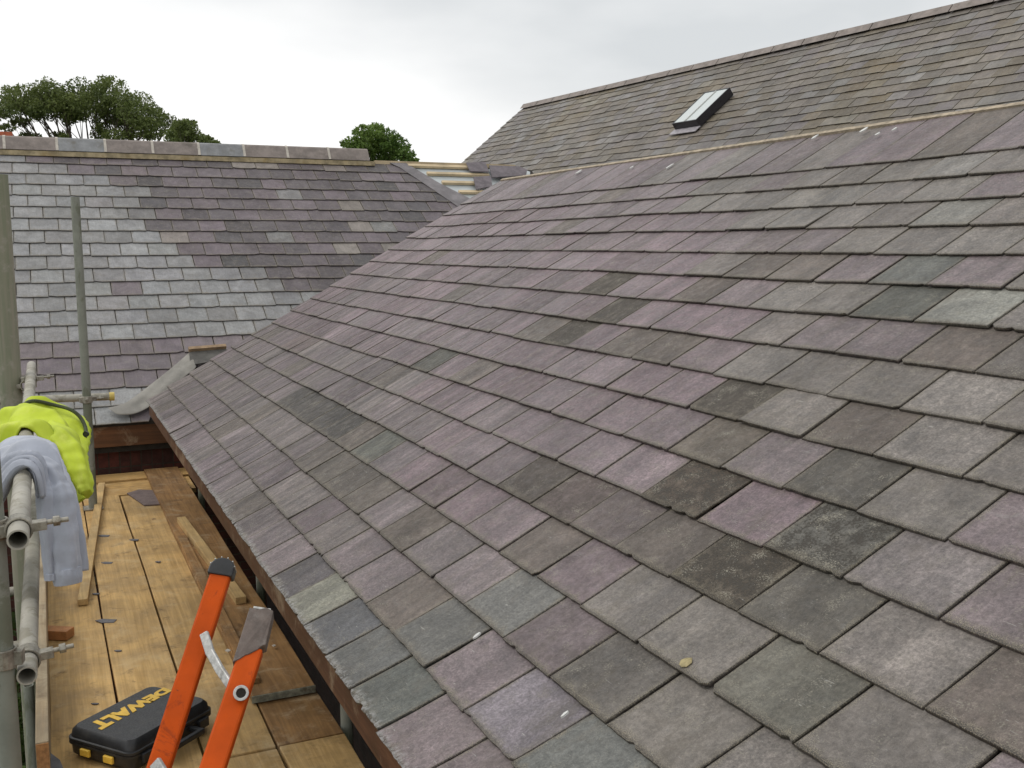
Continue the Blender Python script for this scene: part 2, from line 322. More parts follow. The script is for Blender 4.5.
# special slates: pixel of the slate's middle -> colour, moss amount
P_ = lambda r,g,b: srgb(r,g,b)
MOSSY = (srgb(98,90,81), .75); DKG = (srgb(98,94,90), .25); DARK = (srgb(88,83,79), .35)
SPEC = [((652,240),MOSSY),((637,260),DARK),((619,282),MOSSY),((627,310),MOSSY),((579,332),MOSSY),((737,397),MOSSY),((724,434),(srgb(116,107,97),.45)),
 ((707,484),(srgb(104,92,80),1.)),((544,479),(srgb(108,98,92),.5)),((572,500),(srgb(112,99,96),.6)),((724,576),(srgb(100,90,78),1.)),((838,542),(srgb(120,117,110),1.)),
 ((805,592),(srgb(104,100,92),.35)),((850,485),(srgb(104,99,92),.45)),((900,300),(srgb(98,98,91),.35)),((968,303),(srgb(160,160,150),.15)),((993,208),(srgb(112,112,106),.2)),
 ((943,211),(srgb(142,140,133),.1)),((918,261),(srgb(108,109,104),.2)),((818,261),(srgb(122,113,106),.2)),((953,161),(srgb(146,142,136),.1)),
 ((301,402),DARK),((331,412),DARK),((318,405),DARK),((347,424),DARK),((376,442),(srgb(104,105,96),.2)),((348,477),(srgb(112,104,96),.3)),((430,365),(srgb(100,98,90),.4)),((389,360),DARK),
 ((321,594),(srgb(138,136,123),.1)),((343,626),(srgb(97,97,99),.15)),((368,644),(srgb(106,107,104),.2)),((391,684),(srgb(105,108,103),.2)),((418,714),(srgb(100,104,99),.2)),((293,580),(srgb(104,99,101),.2)),
 ((448,660),(srgb(122,115,108),.3)),((505,705),(srgb(140,132,138),.05)),((570,750),(srgb(118,119,115),.2)),((435,302),(srgb(138,135,112),.1)),((640,690),(srgb(118,112,106),.35)),
 ((603,520),(srgb(120,108,106),.35)),((778,694),(srgb(120,117,106),.25)),((860,690),(srgb(122,118,108),.25)),((840,630),(srgb(124,118,110),.25)),((927,575),(srgb(136,128,126),.1)),((560,610),(srgb(118,108,108),.5)),((300,345),(srgb(134,116,114),.1))]
purple = srgb(132,115,119); purple2 = srgb(128,114,117); greyp = srgb(130,118,119); greyg = srgb(131,124,118); brown = srgb(118,108,101); green = srgb(109,107,103)
def tone_main(P, k):
    x, y = proj(P)
    for (sx, sy), (c, m) in SPEC:
        if P.dot(fwd) > 0 and abs(sx-x) < max(6, .32*G*F/P.dot(fwd)) and abs(sy-y) < max(5, .26*G*F/P.dot(fwd)): return (*jit(c,.04,.006), m)
    r = random.random(); L = 17-k
    near = P.dot(fwd) < 3.2
    if x > 760+.35*(y-400) and y > 150 or (y > 560 and x > 560+.6*(768-y)*.6):
        base = greyg if r < .66 else (greyp if r < .88 else brown)
    elif k <= 5 and x < 420: base = (greyp if r < .45 else srgb(131,121,118) if r < .65 else brown if r < .8 else purple2)
    elif k <= 2: base = green if r < .4 else greyp
    elif y < 215: base = purple2 if r < .7 else greyp if r < .9 else brown
    else: base = purple if r < .60 else purple2 if r < .87 else greyp if r < .94 else brown
    return (*jit(base,.075,.006), max(0, random.gauss(.1,.12))+(.15 if base is brown else 0))

S = Slates()
for L in range(17, 0, -1):
    k = 17-L; t = SK[k]; last = (L == 1)
    hd = SRIDGE if last else t+G*1.28
    g = (SRIDGE-t) if last else G
    P0 = hit1(*JP[L]); s0 = (P0-O1).dot(US); v0 = P0.y+warp(s0)
    th = .0068; ht = th*1.28*1.3
    us = [v0]; 
    w_ = .272
    while us[-1] < VERGE+.6: us.append(us[-1]+w_*random.uniform(.955,1.045))
    lo = [v0]
    while lo[-1] > -3.5: lo.append(lo[-1]-w_*random.uniform(.955,1.045))
    us = sorted(set(us+lo)); vmax = VERGE+warp(t)+random.uniform(-.01,.02)
    for a, b in zip(us[:-1], us[1:]):
        if a > vmax-.05: continue
        b2 = min(b, vmax); gp = random.uniform(.004,.008)
        lift = random.uniform(0,.0018)+(random.uniform(.003,.006) if random.random() < .06 else 0); tw = random.gauss(0,.0013)
        tt = t+random.gauss(0,.0014)+(random.uniform(-.012,.0) if random.random() < .03 else 0)
        uc = (a+b2)/2
        def tilt(u, s, t=t, hd=hd, ht=ht, lift=lift, tw=tw, uc=uc):
            f = (s-t)/(hd-t); return (ht+lift)*(1-f)+tw*(u-uc)/.135*(1-f)
        tone = tone_main(m1(uc, t+g*.5, 0), k)
        pts = outline(a+gp/2, b2-gp/2, tt, hd, .0015 if k > 1 else .0028, chip=.16)
        loc = lambda u, s, a=a, b=b2, t=tt, fl=(10. if k == 0 else 0.): ((u-a)/(b-a)+fl, (s-t)/G)
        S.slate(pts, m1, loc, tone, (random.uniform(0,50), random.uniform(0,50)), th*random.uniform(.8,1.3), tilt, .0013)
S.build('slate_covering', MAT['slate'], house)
def quad1(y0, y1, s0, s1, h): return [O1+US*s+V((0,y,0))+UN*h for y, s in ((y0,s0),(y1,s0),(y1,s1),(y0,s1))]
MB().prism(quad1(-3.5, VERGE-.02, .03, SRIDGE-.01, -.07), UN*.03).build('roof_deck', MAT['dark'], house)
ridge1 = O1+US*SRIDGE
q = [ridge1+V((0,-3.5,-.05)), ridge1+V((0,VERGE-.02,-.05))]
MB().prism([q[0], q[1], q[1]+V((3.1,0,-1.8)), q[0]+V((3.1,0,-1.8))], (0,0,.03)).build('back_slope', MAT['slate_far'], house)
MB().beam(ridge1+V((.0,-3.5,-.02)), ridge1+V((.0,VERGE-.05,-.02)), .03, .028, UN).build('ridge_mortar', basic('pale ridge bedding', (.36,.30,.22), .9, .3, 30, .4, .005), house)
# tilting fillet, fascia, wall
fz = ZE-.016
MB().prism([V((XE+.028,-3.5,fz-.012)), V((XE+.028,VERGE-.03,fz-.012)), V((XE+.028,VERGE-.03,fz-.105)), V((XE+.028,-3.5,fz-.105))], (.024,0,0)).build('fascia_board', MAT['fascia'], house, .002)
wb = MB().box((XE+1.0, 2.5, -3.30), .22, 12.0, 3.9); wb.build('wall', brick_mat('shadow dark wall brick', (.035,.02,.016), (.028,.017,.014), (.03,.026,.022), axis='y'), house)  # brick colour darkened to stand in for deep shadow behind the eave gap
ge = MB().prism([V((XE+.9,VERGE-.05,-5.2)), V((6.6,VERGE-.05,-5.2)), V((6.6,VERGE-.05,-1.3)), V((3.74,VERGE-.05,.5)), V((XE+.9,VERGE-.05,-.82))], (0,-.2,0)); ge.build('gable_wall', MAT['brick'], house)
for i in range(13):
    y = 8.3-.45*i*1.9
    if y > -3: MB().beam(V((XE+.06,y,fz-.06)), V((XE+1.0,y,fz-.06+.94*math.tan(PA)-.0)), .05, .07).build('rafter_end', MAT['fascia'], house)

# ================================================================= LEFT HOUSE
YL, ZL, PB, G2 = 9.02199, -1.30598, .5881, .22
LS = V((0,math.cos(PB),math.sin(PB))); LN = V((0,-math.sin(PB),math.cos(PB))); O2 = V((0,YL,ZL))
def hit2(x, y, h=0): r = ray(x, y); return r*((O2.dot(LN)+h)/r.dot(LN))
def m2(u, s, h): return O2+V((u,0,0))+LS*s+LN*(h-.018+.006*mnoise.noise(V((u*.7,s*.9,1))))
def us2(x, y): P = hit2(x, y); return P.x, (P-O2).dot(LS)
house2 = empty('slate_roofed_house', (0,11,-5.2), 'cross wing with light blue grey slates and pointed ridge tiles facing the scaffold', 'house')
HT, HB = us2(399,164), us2(462,206)
def xmax(s):
    v = (.80+max(s-.03,-.06)) if s < .46 else 1.85+(s-.58)*1.32
    f = (s-HT[1])/(HB[1]-HT[1]); hx = HT[0]+(HB[0]-HT[0])*f
    return min(v, hx) if s > 2.6 else v
def clip_line(pts, xt, t, xh, hd):
    f = lambda p: p[0]-(xt+(xh-xt)*(p[1]-t)/(hd-t)); out = []
    for p, q in zip(pts, pts[1:]+pts[:1]):
        a, b = f(p), f(q)
        if a <= 0: out.append(p)
        if (a < 0) != (b < 0) and a != b: k = a/(a-b); out.append((p[0]+(q[0]-p[0])*k, p[1]+(q[1]-p[1])*k))
    return out
lim = {2:63,3:108,4:122,5:140,6:128,7:143,8:160,9:177,10:192,11:262,12:272,13:330}
lt = srgb(150,150,150); lt2 = srgb(142,141,140); lp = srgb(124,114,117); dk = srgb(107,100,103); dk2 = srgb(121,111,116); dk3 = srgb(92,88,90); pale = srgb(150,142,136)
j10 = hit2(136,256).x; TOPS = 4.2
S = Slates()
for r in range(20, 0, -1):
    t = (19-r)*G2; hd = t+G2*1.28; hd = min(hd, TOPS+.05); w2 = .27; ph = j10+(w2/2 if r % 2 else 0)
    xs = []; x = ph-w2*16
    while x < 6.5: xs.append(x+random.gauss(0,.005)); x += w2
    for a, b in zip(xs[:-1], xs[1:]):
        xt, xh = xmax(t), xmax(hd)
        if a > max(xt, xh)-.01: continue
        if abs(xh-xt) > .8: xh = xt
        b2 = bh = b
        gp = random.uniform(.002,.005); th = .009; ht = th*1.6; lift = random.uniform(0,.003); uc = (a+b2)/2
        px, py = proj(m2(uc, t+.1, 0)); rr = random.random()
        if r >= 16 and r <= 18: c = lp if rr < .8 else dk2; m = .1
        elif r >= 14 or px < lim.get(r, 30 if r < 2 else 999)+random.gauss(0,4): c = lt if rr < .6 else lt2 if rr < .97 else lp; m = .03
        else: c = dk if rr < .34 else dk2 if rr < .74 else dk3 if rr < .82 else lp if rr < .9 else lt2 if rr < .96 else pale; m = random.uniform(.05,.4)
        tt = t+random.gauss(0,.003)
        tilt = lambda u, s, t=t, hd=hd, ht=ht, lift=lift: (ht+lift)*(1-(s-t)/(hd-t))
        ol = clip_line(outline(a+gp/2, b2-gp/2, tt, hd, .003, 4, 2, .3), xt, t, xh, hd)
        if len(ol) < 3: continue
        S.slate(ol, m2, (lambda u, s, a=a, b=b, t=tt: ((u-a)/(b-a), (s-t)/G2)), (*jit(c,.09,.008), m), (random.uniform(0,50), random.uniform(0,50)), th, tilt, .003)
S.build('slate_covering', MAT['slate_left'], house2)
P2 = lambda x, y, h: hit2(x, y, h)
A_, B_ = m2(-6,-.2,-.03), m2(-6,TOPS,-.03)
MB().prism([m2(-6,-.16,-.04), m2(1.6,-.16,-.04), m2(2.2,.5,-.04), m2(HB[0]+.35,HB[1]-.15,-.04), m2(6.0,HB[1],-.04), m2(6.0,TOPS,-.04), m2(-6,TOPS,-.04)], LN*.02).build('roof_deck', MAT['dark'], house2)
# ridge tiles
apex = O2+LS*4.24
bed = MB()
bed.prism([V((-6,apex.y-.125,apex.z-.068)), V((-6,apex.y-.108,apex.z-.014)), V((-6,apex.y+.12,apex.z-.035)), V((-6,apex.y+.12,apex.z-.10))], (6+ony(372,160,apex.y).x,0,0)).build('mortar_bed', MAT['mortar'], house2)
edges = [-2.75,-2.2,-1.65,-1.1,ony(4,140,apex.y).x]+[ony(x,150,apex.y).x for x in (57,105,152,198,243,286,327.5,368)]
edges[0:4] = [edges[4]-.56*k for k in (4,3,2,1)]
for i, (a, b) in enumerate(zip(edges[:-1], edges[1:])):
    prof = [(-.115,-.028),(-.07,.045),(-.03,.108),(0,.124),(.03,.108),(.135,-.04),(.115,-.04),(0,.06),(-.10,-.028)]
    t_ = MB().prism([V((a+.012,apex.y+p[0],apex.z+p[1]+.02)) for p in prof], (b-a-.024,0,0))
    t_.build('ridge_tile', MAT['ridge2'] if i in (5,8) else MAT['ridge'], house2, .004)
    if i: 
        prof2 = [(y*1.015, z+.004) for y, z in prof]
        MB().prism([V((a-.014,apex.y+p[0],apex.z+p[1]+.02)) for p in prof2], (.028,0,0)).build('mortar_joint', MAT['mortarw'], house2)
# valley lead, underlay and battens at the right end
def sheet(name, pts, mat, parent, th=.006, sub=0, amp=.0, hitf=hit2, h=.01, nrm=None):
    mb = MB().prism([hitf(x, y, h) for x, y in pts], (nrm or LN)*th)
    o = mb.build(name, mat, parent)
    return o
sheet('underlay', [(396,163.5),(514,166.5),(530,172),(530,180),(520,204),(462,212)], MAT['felt'], house2, .004, h=-.034)
sheet('lead_valley', [(386,161.5),(405,163),(440,184),(478,203),(474,212),(461,209),(430,188),(400,168)], basic('dull purple grey lead', (.185,.17,.175), .55, .25, 6, .3, .01), house2, .008, h=.002)
for (x0,y0),(x1,y1) in (((408,165.6),(468,167.6)),((427,173.5),(489,175.3)),((442,182.4),(475,183.2)),((459,192),(484,191.6))):
    a, b = hit2(x0,y0,.0), hit2(x1,y1,.0); b.z = a.z+(b.z-a.z)*.3; b.y = a.y+(b.y-a.y)*.3
    MB().beam(a, b, .05, .03, LN).build('roof_batten', MAT['battenx'], house2)
a = apex+V((ony(374,160,apex.y).x,-.02,-.02)); b = V((ony(514,166,apex.y).x, apex.y-.02, apex.z-.02))
MB().beam(a, b, .045, .05).build('ridge_board', MAT['battenx'], house2)
MB().prism([apex+V((-6,0,-.06)), apex+V((5.7,0,-.06)), apex+V((5.7,3.4,-2.3)), apex+V((-6,3.4,-2.3))], (0,0,.03)).build('back_slope', MAT['slate_far'], house2)
# lead apron in the bottom of the valley: creased sheet
bm = bmesh.new()
rowsA = [(107,408),(117,406.5),(126,403.5),(140,393),(155,381.5),(170,369.5),(183,358.5),(191,351)]
rowsB = [(116,414.5),(127,415.5),(136,414),(148,409),(162,397),(176,385),(187,375),(197,368)]
NA = 7; grid = []
for (x0,y0),(x1,y1) in zip(rowsA, rowsB):
    row = []
    for j in range(NA+1):
        f = j/NA; x = x0+(x1-x0)*f; y = y0+(y1-y0)*f
        row.append(bm.verts.new(hit2(x, y, .044+.010*math.sin(f*3.1)+.020*mnoise.noise(V((x*.12,y*.12,0))))))
    grid.append(row)
for i in range(len(grid)-1):
    for j in range(NA): bm.faces.new((grid[i][j], grid[i+1][j], grid[i+1][j+1], grid[i][j+1]))
me = bpy.data.meshes.new('lead_apron'); bm.to_mesh(me); bm.free(); me.materials.append(MAT['lead'])
o = bpy.data.objects.new('lead_apron', me); C.objects.link(o); o.parent = house2; o.matrix_parent_inverse = Matrix.Translation(-house2.location)
m = o.modifiers.new('s','SOLIDIFY'); m.thickness = .008; m = o.modifiers.new('u','SUBSURF'); m.levels = m.render_levels = 2
for p in me.polygons: p.use_smooth = True
MB().prism([hit2(*p,.05) for p in ((189,349),(226,346.5),(226,360),(190,366))], LN*.012).build('valley_board', basic('grey valley liner', (.10,.095,.085), .7), house2)
MB().beam(hit2(188.5,349.5,.075), hit2(226,346.5,.075), .035, .035, LN).build('valley_batten', basic('brown valley batten', (.32,.22,.13), .8), house2)
# fascia and wall below the eave
ey = (O2+LS*(-.2)).y; ez = (O2+LS*(-.2)).z
MB().box(((-6+2.4)/2, ey+.045, ez-.115), 8.4, .025, .18).build('fascia_board', MAT['fasciax'], house2, .002)
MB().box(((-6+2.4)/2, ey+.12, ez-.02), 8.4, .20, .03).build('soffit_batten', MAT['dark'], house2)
MB().box((-1.3, ey+.30, (-5.2+ez-.05)/2), 9.4, .22, (ez-.05+5.2)).build('wall', MAT['brick'], house2)
MB().box((-2.5, ey+.17, -1.85), 9.0, .03, .52).build('brick_course', MAT['soldier'], house2)
MB().box((-2.5, ey+.13, ez-.235), 9.0, .10, .05).build('painted_shadow_strip', MAT['dark'], house2)  # added dark strip standing in for the shaded gap beneath the fascia
# loose slates lying on the battens
for pts, lab in (([(466,163.5),(485,162.5),(489,172.5),(470,172)], 'upright purple slate leaning behind the top two roof battens'),
                 ([(489,166),(519,167),(527,170.5),(526,176),(492,178)], 'wide dark slate at the right end of the bare roof battens'),
                 ([(473,177.5),(491,176.5),(492,187),(476,190)], 'small purple slate below the wide dark slate on the battens')):
    o = MB().prism([hit2(x, y, .035) for x, y in pts], LN*.012).build('roof_slate', basic('loose purple slate', (.135,.115,.125), .6, .3, 12), None)
    tag(o, lab, 'roof slate', 'loose slates by the bare battens')

# ================================================================= FAR HOUSE
HF = R(-5.68); PC = R(38.8); DF = V((math.sin(HF),math.cos(HF),0)); NF = V((math.cos(HF),-math.sin(HF),0))
FS = NF*math.cos(PC)+V((0,0,math.sin(PC))); FNn = FS.cross(DF)*-1
if FNn.z < 0: FNn = -FNn
AF = ray(525,105.5)*17
def hit3(x, y, h=0): r = ray(x, y); return r*((AF.dot(FNn)+h)/r.dot(FNn))
def m3(u, s, h): return AF-DF*u-FS*s+FNn*(h-.02+.012*mnoise.noise(V((u*.4,s*.5,5))))   # u toward the camera, s down from the ridge
house3 = empty('slate_roofed_house', (9,9,-5.2), 'tall distant house with mossy brown slates and one skylight beyond the main ridge', 'house')
S = Slates(); gf = .142; wf = .21
tones3 = [srgb(122,114,104), srgb(130,122,113), srgb(114,107,99), srgb(124,117,115), srgb(118,108,93), srgb(134,130,126)]
r = 0; s_ = .05
while s_ < 3.9:
    t = s_+gf; u = -(wf/2 if r % 2 else 0)
    while u < 16.5:
        u1 = u+wf*random.uniform(.95,1.05); a = max(u, 0)
        if u1 > .05:
            c = random.choice(tones3); big = mnoise.noise(V((u*.5, s_*.8, 2))); c = tuple(x*(.92+.14*big) for x in c)
            if mnoise.noise(V((u*.7, s_*.9, 9))) > .3: c = (c[0]*1.02, c[1]*.97, c[2]*.82)
            tl = t+random.gauss(0,.006); hd = t-gf*1.25
            pts = [(a+.002, tl), (a+.002, hd), (u1-.002, hd), (u1-.002, tl+random.gauss(0,.003))]
            tilt = lambda u, s, t=t, hd=hd: .010*(s-hd)/(t-hd)
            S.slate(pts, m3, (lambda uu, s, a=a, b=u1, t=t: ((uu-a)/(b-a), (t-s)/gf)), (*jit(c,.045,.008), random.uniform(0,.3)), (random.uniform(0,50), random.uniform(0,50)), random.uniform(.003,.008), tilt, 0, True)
        u = u1
    s_ += gf; r += 1
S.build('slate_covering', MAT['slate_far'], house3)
MB().prism([m3(0.03,0,-.05), m3(16.5,0,-.05), m3(16.5,3.95,-.05), m3(.03,3.95,-.05)], FNn*.02).build('roof_deck', MAT['dark'], house3)
n_ = 34
rt_ = MB()
for i in range(n_):
    a = AF-DF*(i*.48+.0)+V((0,0,0)); b = a-DF*.465
    pr = [NF*-.10+V((0,0,-.06)), NF*-.035+V((0,0,.02)), NF*.035+V((0,0,.02)), NF*.10+V((0,0,-.06)), V((0,0,-.03))]
    rt_.prism([a+p for p in pr], b-a)
rt_.build('ridge_tiles', MAT['ridge'], house3)
MB().prism([AF+V((0,0,-.08)), AF-DF*16.5+V((0,0,-.08)), AF-DF*16.5+NF*3.2+V((0,0,-2.6)), AF+NF*3.2+V((0,0,-2.6))], (0,0,.03)).build('back_slope', MAT['slate_far'], house3)
bot = m3(.1,3.9,-.05); 
MB().prism([m3(.12,0,-.07), m3(.12,3.8,-.07), V((m3(.12,3.8,0).x,m3(.12,3.8,0).y,-5.2)), AF-DF*.12+NF*2.9+V((0,0,-7.4)), AF-DF*.12+NF*2.9+V((0,0,-2.4))], -DF*.2).build('gable_wall', MAT['brick'], house3)
for u0, u1, nm in ((3.0,5.0,'x'),):
    pass
MB().box(tuple((m3(8,3.6,0)+V((.2,0,0))).to_2d())+(-2.6,), .25, 16, 5.2, NF, DF).build('wall', MAT['bricky'], house3)
# skylight: a part of the far house
c1, c2, c3 = hit3(674,133,.0), hit3(714.5,127.5+(-2),.0), hit3(723,95,.0)
c0 = hit3(676,131); cR = hit3(701,126.5); cT = hit3(733,94)
du = (c0-AF).dot(-DF); ds = (c0-AF).dot(-FS); duR = (cR-AF).dot(-DF); dsT = (cT-AF).dot(-FS)
sk = MB(); cz = .10
def skbox(u0, u1, s0, s1, h0, h1): return [m3(u, s, h0+.02) for u, s in ((u0,s0),(u1,s0),(u1,s1),(u0,s1))], FNn*(h1-h0)
U0, U1, S0, S1 = du+.0, du+.42, dsT+.02, ds
fr = MB()
for q in ((U0,U0+.012,S0,S1),(U1-.014,U1,S0,S1),(U0+.013,U1-.015,S0,S0+.015),(U0+.013,U1-.015,S1-.015,S1)):
    p, o_ = skbox(*q, 0, cz); fr.prism(p, o_)
sky_o = fr.build('skylight', MAT['frame'], house3); 
tg = NT('skylight glass'); tg.out((.55,.60,.58), .06, Specular_IOR_Level=.9, Coat_Weight=1.0)  # whitish base colour paints in the sky reflected by the panes
um = (U0+U1)/2
for a, b in ((U0+.013,um-.008),(um+.008,U1-.015)):
    p, o_ = skbox(a, b, S0+.016, S1-.016, cz-.03, cz-.004); x = MB().prism(p, o_).build('window_pane', tg.m, None); x.parent = sky_o; x.matrix_parent_inverse = sky_o.matrix_world.inverted() if False else Matrix.Identity(4)
    x.matrix_parent_inverse = Matrix.Translation(house3.location)@Matrix.Identity(4) if False else Matrix.Identity(4)
p, o_ = skbox(um-.008, um+.008, S0+.016, S1-.016, cz-.03, cz+.004); x = MB().prism(p, o_).build('glazing_bar', MAT['alu'], None); x.parent = sky_o
p, o_ = skbox(U0-.02, U1+.02, S1+.001, S1+.10, .012, .02); x = MB().prism(p, o_).build('lead_flashing', basic('pale lilac lead', (.33,.31,.33), .5), None); x.parent = sky_o

# ================================================================= SCAFFOLD BOARDS
ZB = -1.85; BT = .038
seam = [onz(48,660,ZB).x, onz(112.2,674.75,ZB).x, onz(178,674.75,ZB).x]
wbd = seam[2]-seam[1]; seam.append(seam[2]+wbd)
YJ = onz(273,747,ZB).y; YE = onz(110,496,ZB).y
def board(x0, x1, y0, y1, z, label, mat='board', name='scaffold_board', group='scaffold boards of the working platform', th=BT, sag=0):
    root = empty(name, ((x0+x1)/2, (y0+y1)/2, z-th), label, 'board', group)
    gap = .0045; mb = MB(); n = 14
    vs = []; fs = []
    jr = [random.uniform(-.003,.003) for _ in range(n+1)]; jl = [random.uniform(-.003,.003) for _ in range(n+1)]
    for i in range(n+1):
        y = y0+(y1-y0)*i/n; dz = random.uniform(-.0015,.0015)
        vs += [V((x0+gap+jl[i],y,z-th)), V((x1-gap+jr[i],y,z-th)), V((x1-gap+jr[i],y,z+dz)), V((x0+gap+jl[i],y,z+dz))]
    for i in range(n):
        a = 4*i
        for j in range(4): fs.append((a+j, a+(j+1)%4, a+4+(j+1)%4, a+4+j))
    fs += [(3,2,1,0), (4*n,4*n+1,4*n+2,4*n+3)]
    mb.add(vs, fs); o = mb.build('timber', MAT[mat], root, .004)
    return root
board(seam[0], seam[1], .8, YE, ZB, 'sandy scaffold board along the outer edge, carrying the long thin batten', 'board')
board(seam[1], seam[2], .6, YE, ZB+.002, 'second scaffold board from the outer edge, running under the black tool case', 'board')
board(seam[2], seam[3], YJ+.004, YE-.03, ZB-.001, 'third scaffold board from the outer edge, left of the raised brown board')
board(seam[3], seam[3]+wbd*.98, YJ+.006, YE-.01, ZB-.003, 'scaffold board nearest the eave, mostly under the raised brown board', 'board2')
board(seam[2]+.012, seam[3], .5, YJ-.006, ZB-.004, 'short near scaffold board beyond the butt joint, behind the orange ladder')
board(seam[3], seam[3]+wbd*.98, .5, YJ-.006, ZB, 'short near scaffold board beyond the butt joint, closest to the eave')
yA, yB_, yC = YE+.005, onz(120,482,ZB).y, onz(120,475,ZB).y
def xboard(y0, y1, z, x0, x1, label):
    root = empty('scaffold_board', ((x0+x1)/2,(y0+y1)/2,z-BT), label, 'board', 'cross boards at the end of the platform')
    MB().box(((x0+x1)/2,(y0+y1)/2,z-BT/2), x1-x0, y1-y0, BT).build('timber', MAT['boardx'], root, .004)
xboard(yA, yB_-.01, ZB, seam[0]-.02, 1.0, 'darker board laid crosswise at the ends of the long boards')
xboard(yB_+.005, yC, ZB+.015, seam[0], 1.05, 'pale board laid crosswise against the brick wall')
# raised board by the eave
xr0 = onz(203.75,594.5,ZB+.05).x; xr1 = xr0+.27; yr0 = onz(285,688,ZB+.045).y
MB().box(((xr0+xr1)/2, yr0-.002, ZB+.0195), .262, .006, .029).build('end_grain_strip', basic('grey green end grain', (.20,.20,.15), .85, .4, 40, dirt=(.10,.08,.05)), None).name = 'end_grain_tmp'
board(xr0, xr1, yr0, yC-.03, ZB+.036, 'brown scaffold board laid on top of the others beside the eave', 'board2', th=.032)
eg = bpy.data.objects['end_grain_tmp']; eg.name = 'end_grain'; eg.parent = [o_ for o_ in bpy.data.objects if str(o_.get('label','')).startswith('brown scaffold board laid')][0]; eg.matrix_parent_inverse = Matrix.Translation(-eg.parent.location)
o = MB().beam(V((xr0+.035, onz(262,690,ZB+.07).y+.15, ZB+.048)), V((xr0+.03, onz(175,545,ZB).y, ZB+.048)), .05, .022).build('timber_batten', MAT['board2'], None, .002)
tag(o, 'dark thin lath lying along the left edge of the raised brown board', 'batten', 'loose battens on the platform')
a, b = onz(241,596,ZB+.08), onz(181,516,ZB+.08)
o = MB().beam(V((a.x,a.y,ZB+.056)), V((b.x,b.y,ZB+.056)), .055, .038).build('timber_batten', MAT['batten'], None, .003)
tag(o, 'short pale wet batten lying on the raised brown board', 'batten', 'loose battens on the platform')
a, b = onz(83,606,ZB), onz(102,487,ZB)
o = MB().beam(V((a.x,a.y,ZB+.02)), V((b.x,b.y,ZB+.02)), .05, .034).build('timber_batten', MAT['batten'], None, .003)
tag(o, 'long thin pale batten lying on the outer scaffold boards beside the sweatshirt', 'batten', 'loose battens on the platform')
a, b = onz(47,638,ZB), onz(71,640,ZB)
o = MB().beam(V((a.x-.02,a.y+.02,ZB+.025)), V((b.x,b.y+.02,ZB+.025)), .07, .045).build('timber_block', basic('cut orange timber', (.42,.19,.07), .7, .2), None, .003)
tag(o, 'small orange brown offcut block at the outer edge of the boards', 'wood block')
# toe board
p = onz(42,742,-1.66)
root = empty('toe_board', (p.x, p.y, -1.9), 'pale rough toe board on edge along the outer side of the platform', 'board')
MB().box((p.x, (p.y+7.9)/2, -1.765), .042, 7.9-p.y, .21).build('timber', wood_mat('rough toe board', (.36,.29,.19), (.27,.20,.12), st=.5), root, .003)
MB().box((p.x, p.y-.003, -1.765), .040, .005, .2).build('end_grain', basic('end grain', (.33,.16,.06), .8, .3, 60), root)
# slate pieces and chips
smat = basic('slate chip', (.11,.105,.11), .6, .3, 15)
def flat(pts, z, th, name, label, cat='slate piece', group=None, mat=smat):
    o = MB().prism([V((q.x,q.y,z)) for q in (onz(x, y, z) for x, y in pts)], (0,0,th)).build(name, mat, None); return tag(o, label, cat, group)
flat([(127,494),(139,490.5),(154,491),(160,505),(144,506)], ZB+.003, .008, 'broken_slate', 'broken brown slate lying on the boards near the far cross boards', mat=basic('brown slate piece', (.15,.11,.10), .6, .2))
flat([(47,752),(60,762),(72,790),(40,790)], ZB+.06, .008, 'broken_slate', 'grey slate corner at the bottom of the platform beside the toe board')
g_ = 'slate chips scattered on the boards'; lab = 'small dark slate chip lying on the scaffold boards'
for x, y, w in ((134,540,5),(106,621,11),(96,594,4),(118,651,4),(95,704,4),(158,562,3),(107,563,6),(104,536,6)):
    a = random.uniform(0,1); flat([(x-w,y),(x-w*.3,y-w*.16),(x+w,y-w*.1),(x+w*.7,y+w*.17),(x-w*.4,y+w*.2)], ZB+.003, .003, 'slate_chip', lab, 'slate chip', g_)
for x, y, w in ((228,651,3),(233,582,2.5),(218,572,4),(274,646,2)):
    flat([(x-w,y),(x,y-w*.5),(x+w,y),(x,y+w*.5)], ZB+.050, .004, 'mortar_crumb', 'tiny pale crumb of mortar on the raised brown board', 'mortar crumb', 'pale crumbs on the raised board', MAT['mortarw'])
# bits lying on the big roof
def chip1(x, y, w, lab, mat, name='mortar_crumb', cat='mortar crumb', g=None, asp=.45):
    P = hit1(x, y); k = w/F*P.dot(fwd); P = P+UN*(.0035 if name == 'lichen_patch' else .003)
    pts = []
    for i in range(7):
        a = 2*math.pi*i/7; rr = k*random.uniform(.7,1.1); pts.append(P+V((0,1,0))*math.cos(a)*rr*asp+US*math.sin(a)*rr)
    o = MB().prism(pts, UN*(.0015 if name == 'lichen_patch' else .005)).build(name, mat, None); tag(o, lab, cat, g)
wm = basic('white crumb', (.62,.62,.60), .8, .1)
chip1(478,637,5,'white fleck lying on a brown grey slate low on the big roof', wm)
chip1(686,664,8,'round yellow brown lichen disc on a purple slate near the bottom of the big roof', basic('ochre lichen', (.30,.25,.13), .9, .3, 80), 'lichen_patch', 'lichen patch', asp=.9)
for x, y, w in ((579,172.5,5),(670,167,5),(864,131,6),(878,135,4),(895,130,4),(815,138,5),(632,168,3)):
    chip1(x, y, w, 'white mortar dropping on the top course of the big roof', wm, g='mortar droppings below the ridge')
chip1(566,716,6,'white nail like splinter on the dark green slate at the bottom of the big roof', wm, 'mortar_crumb', asp=.25)

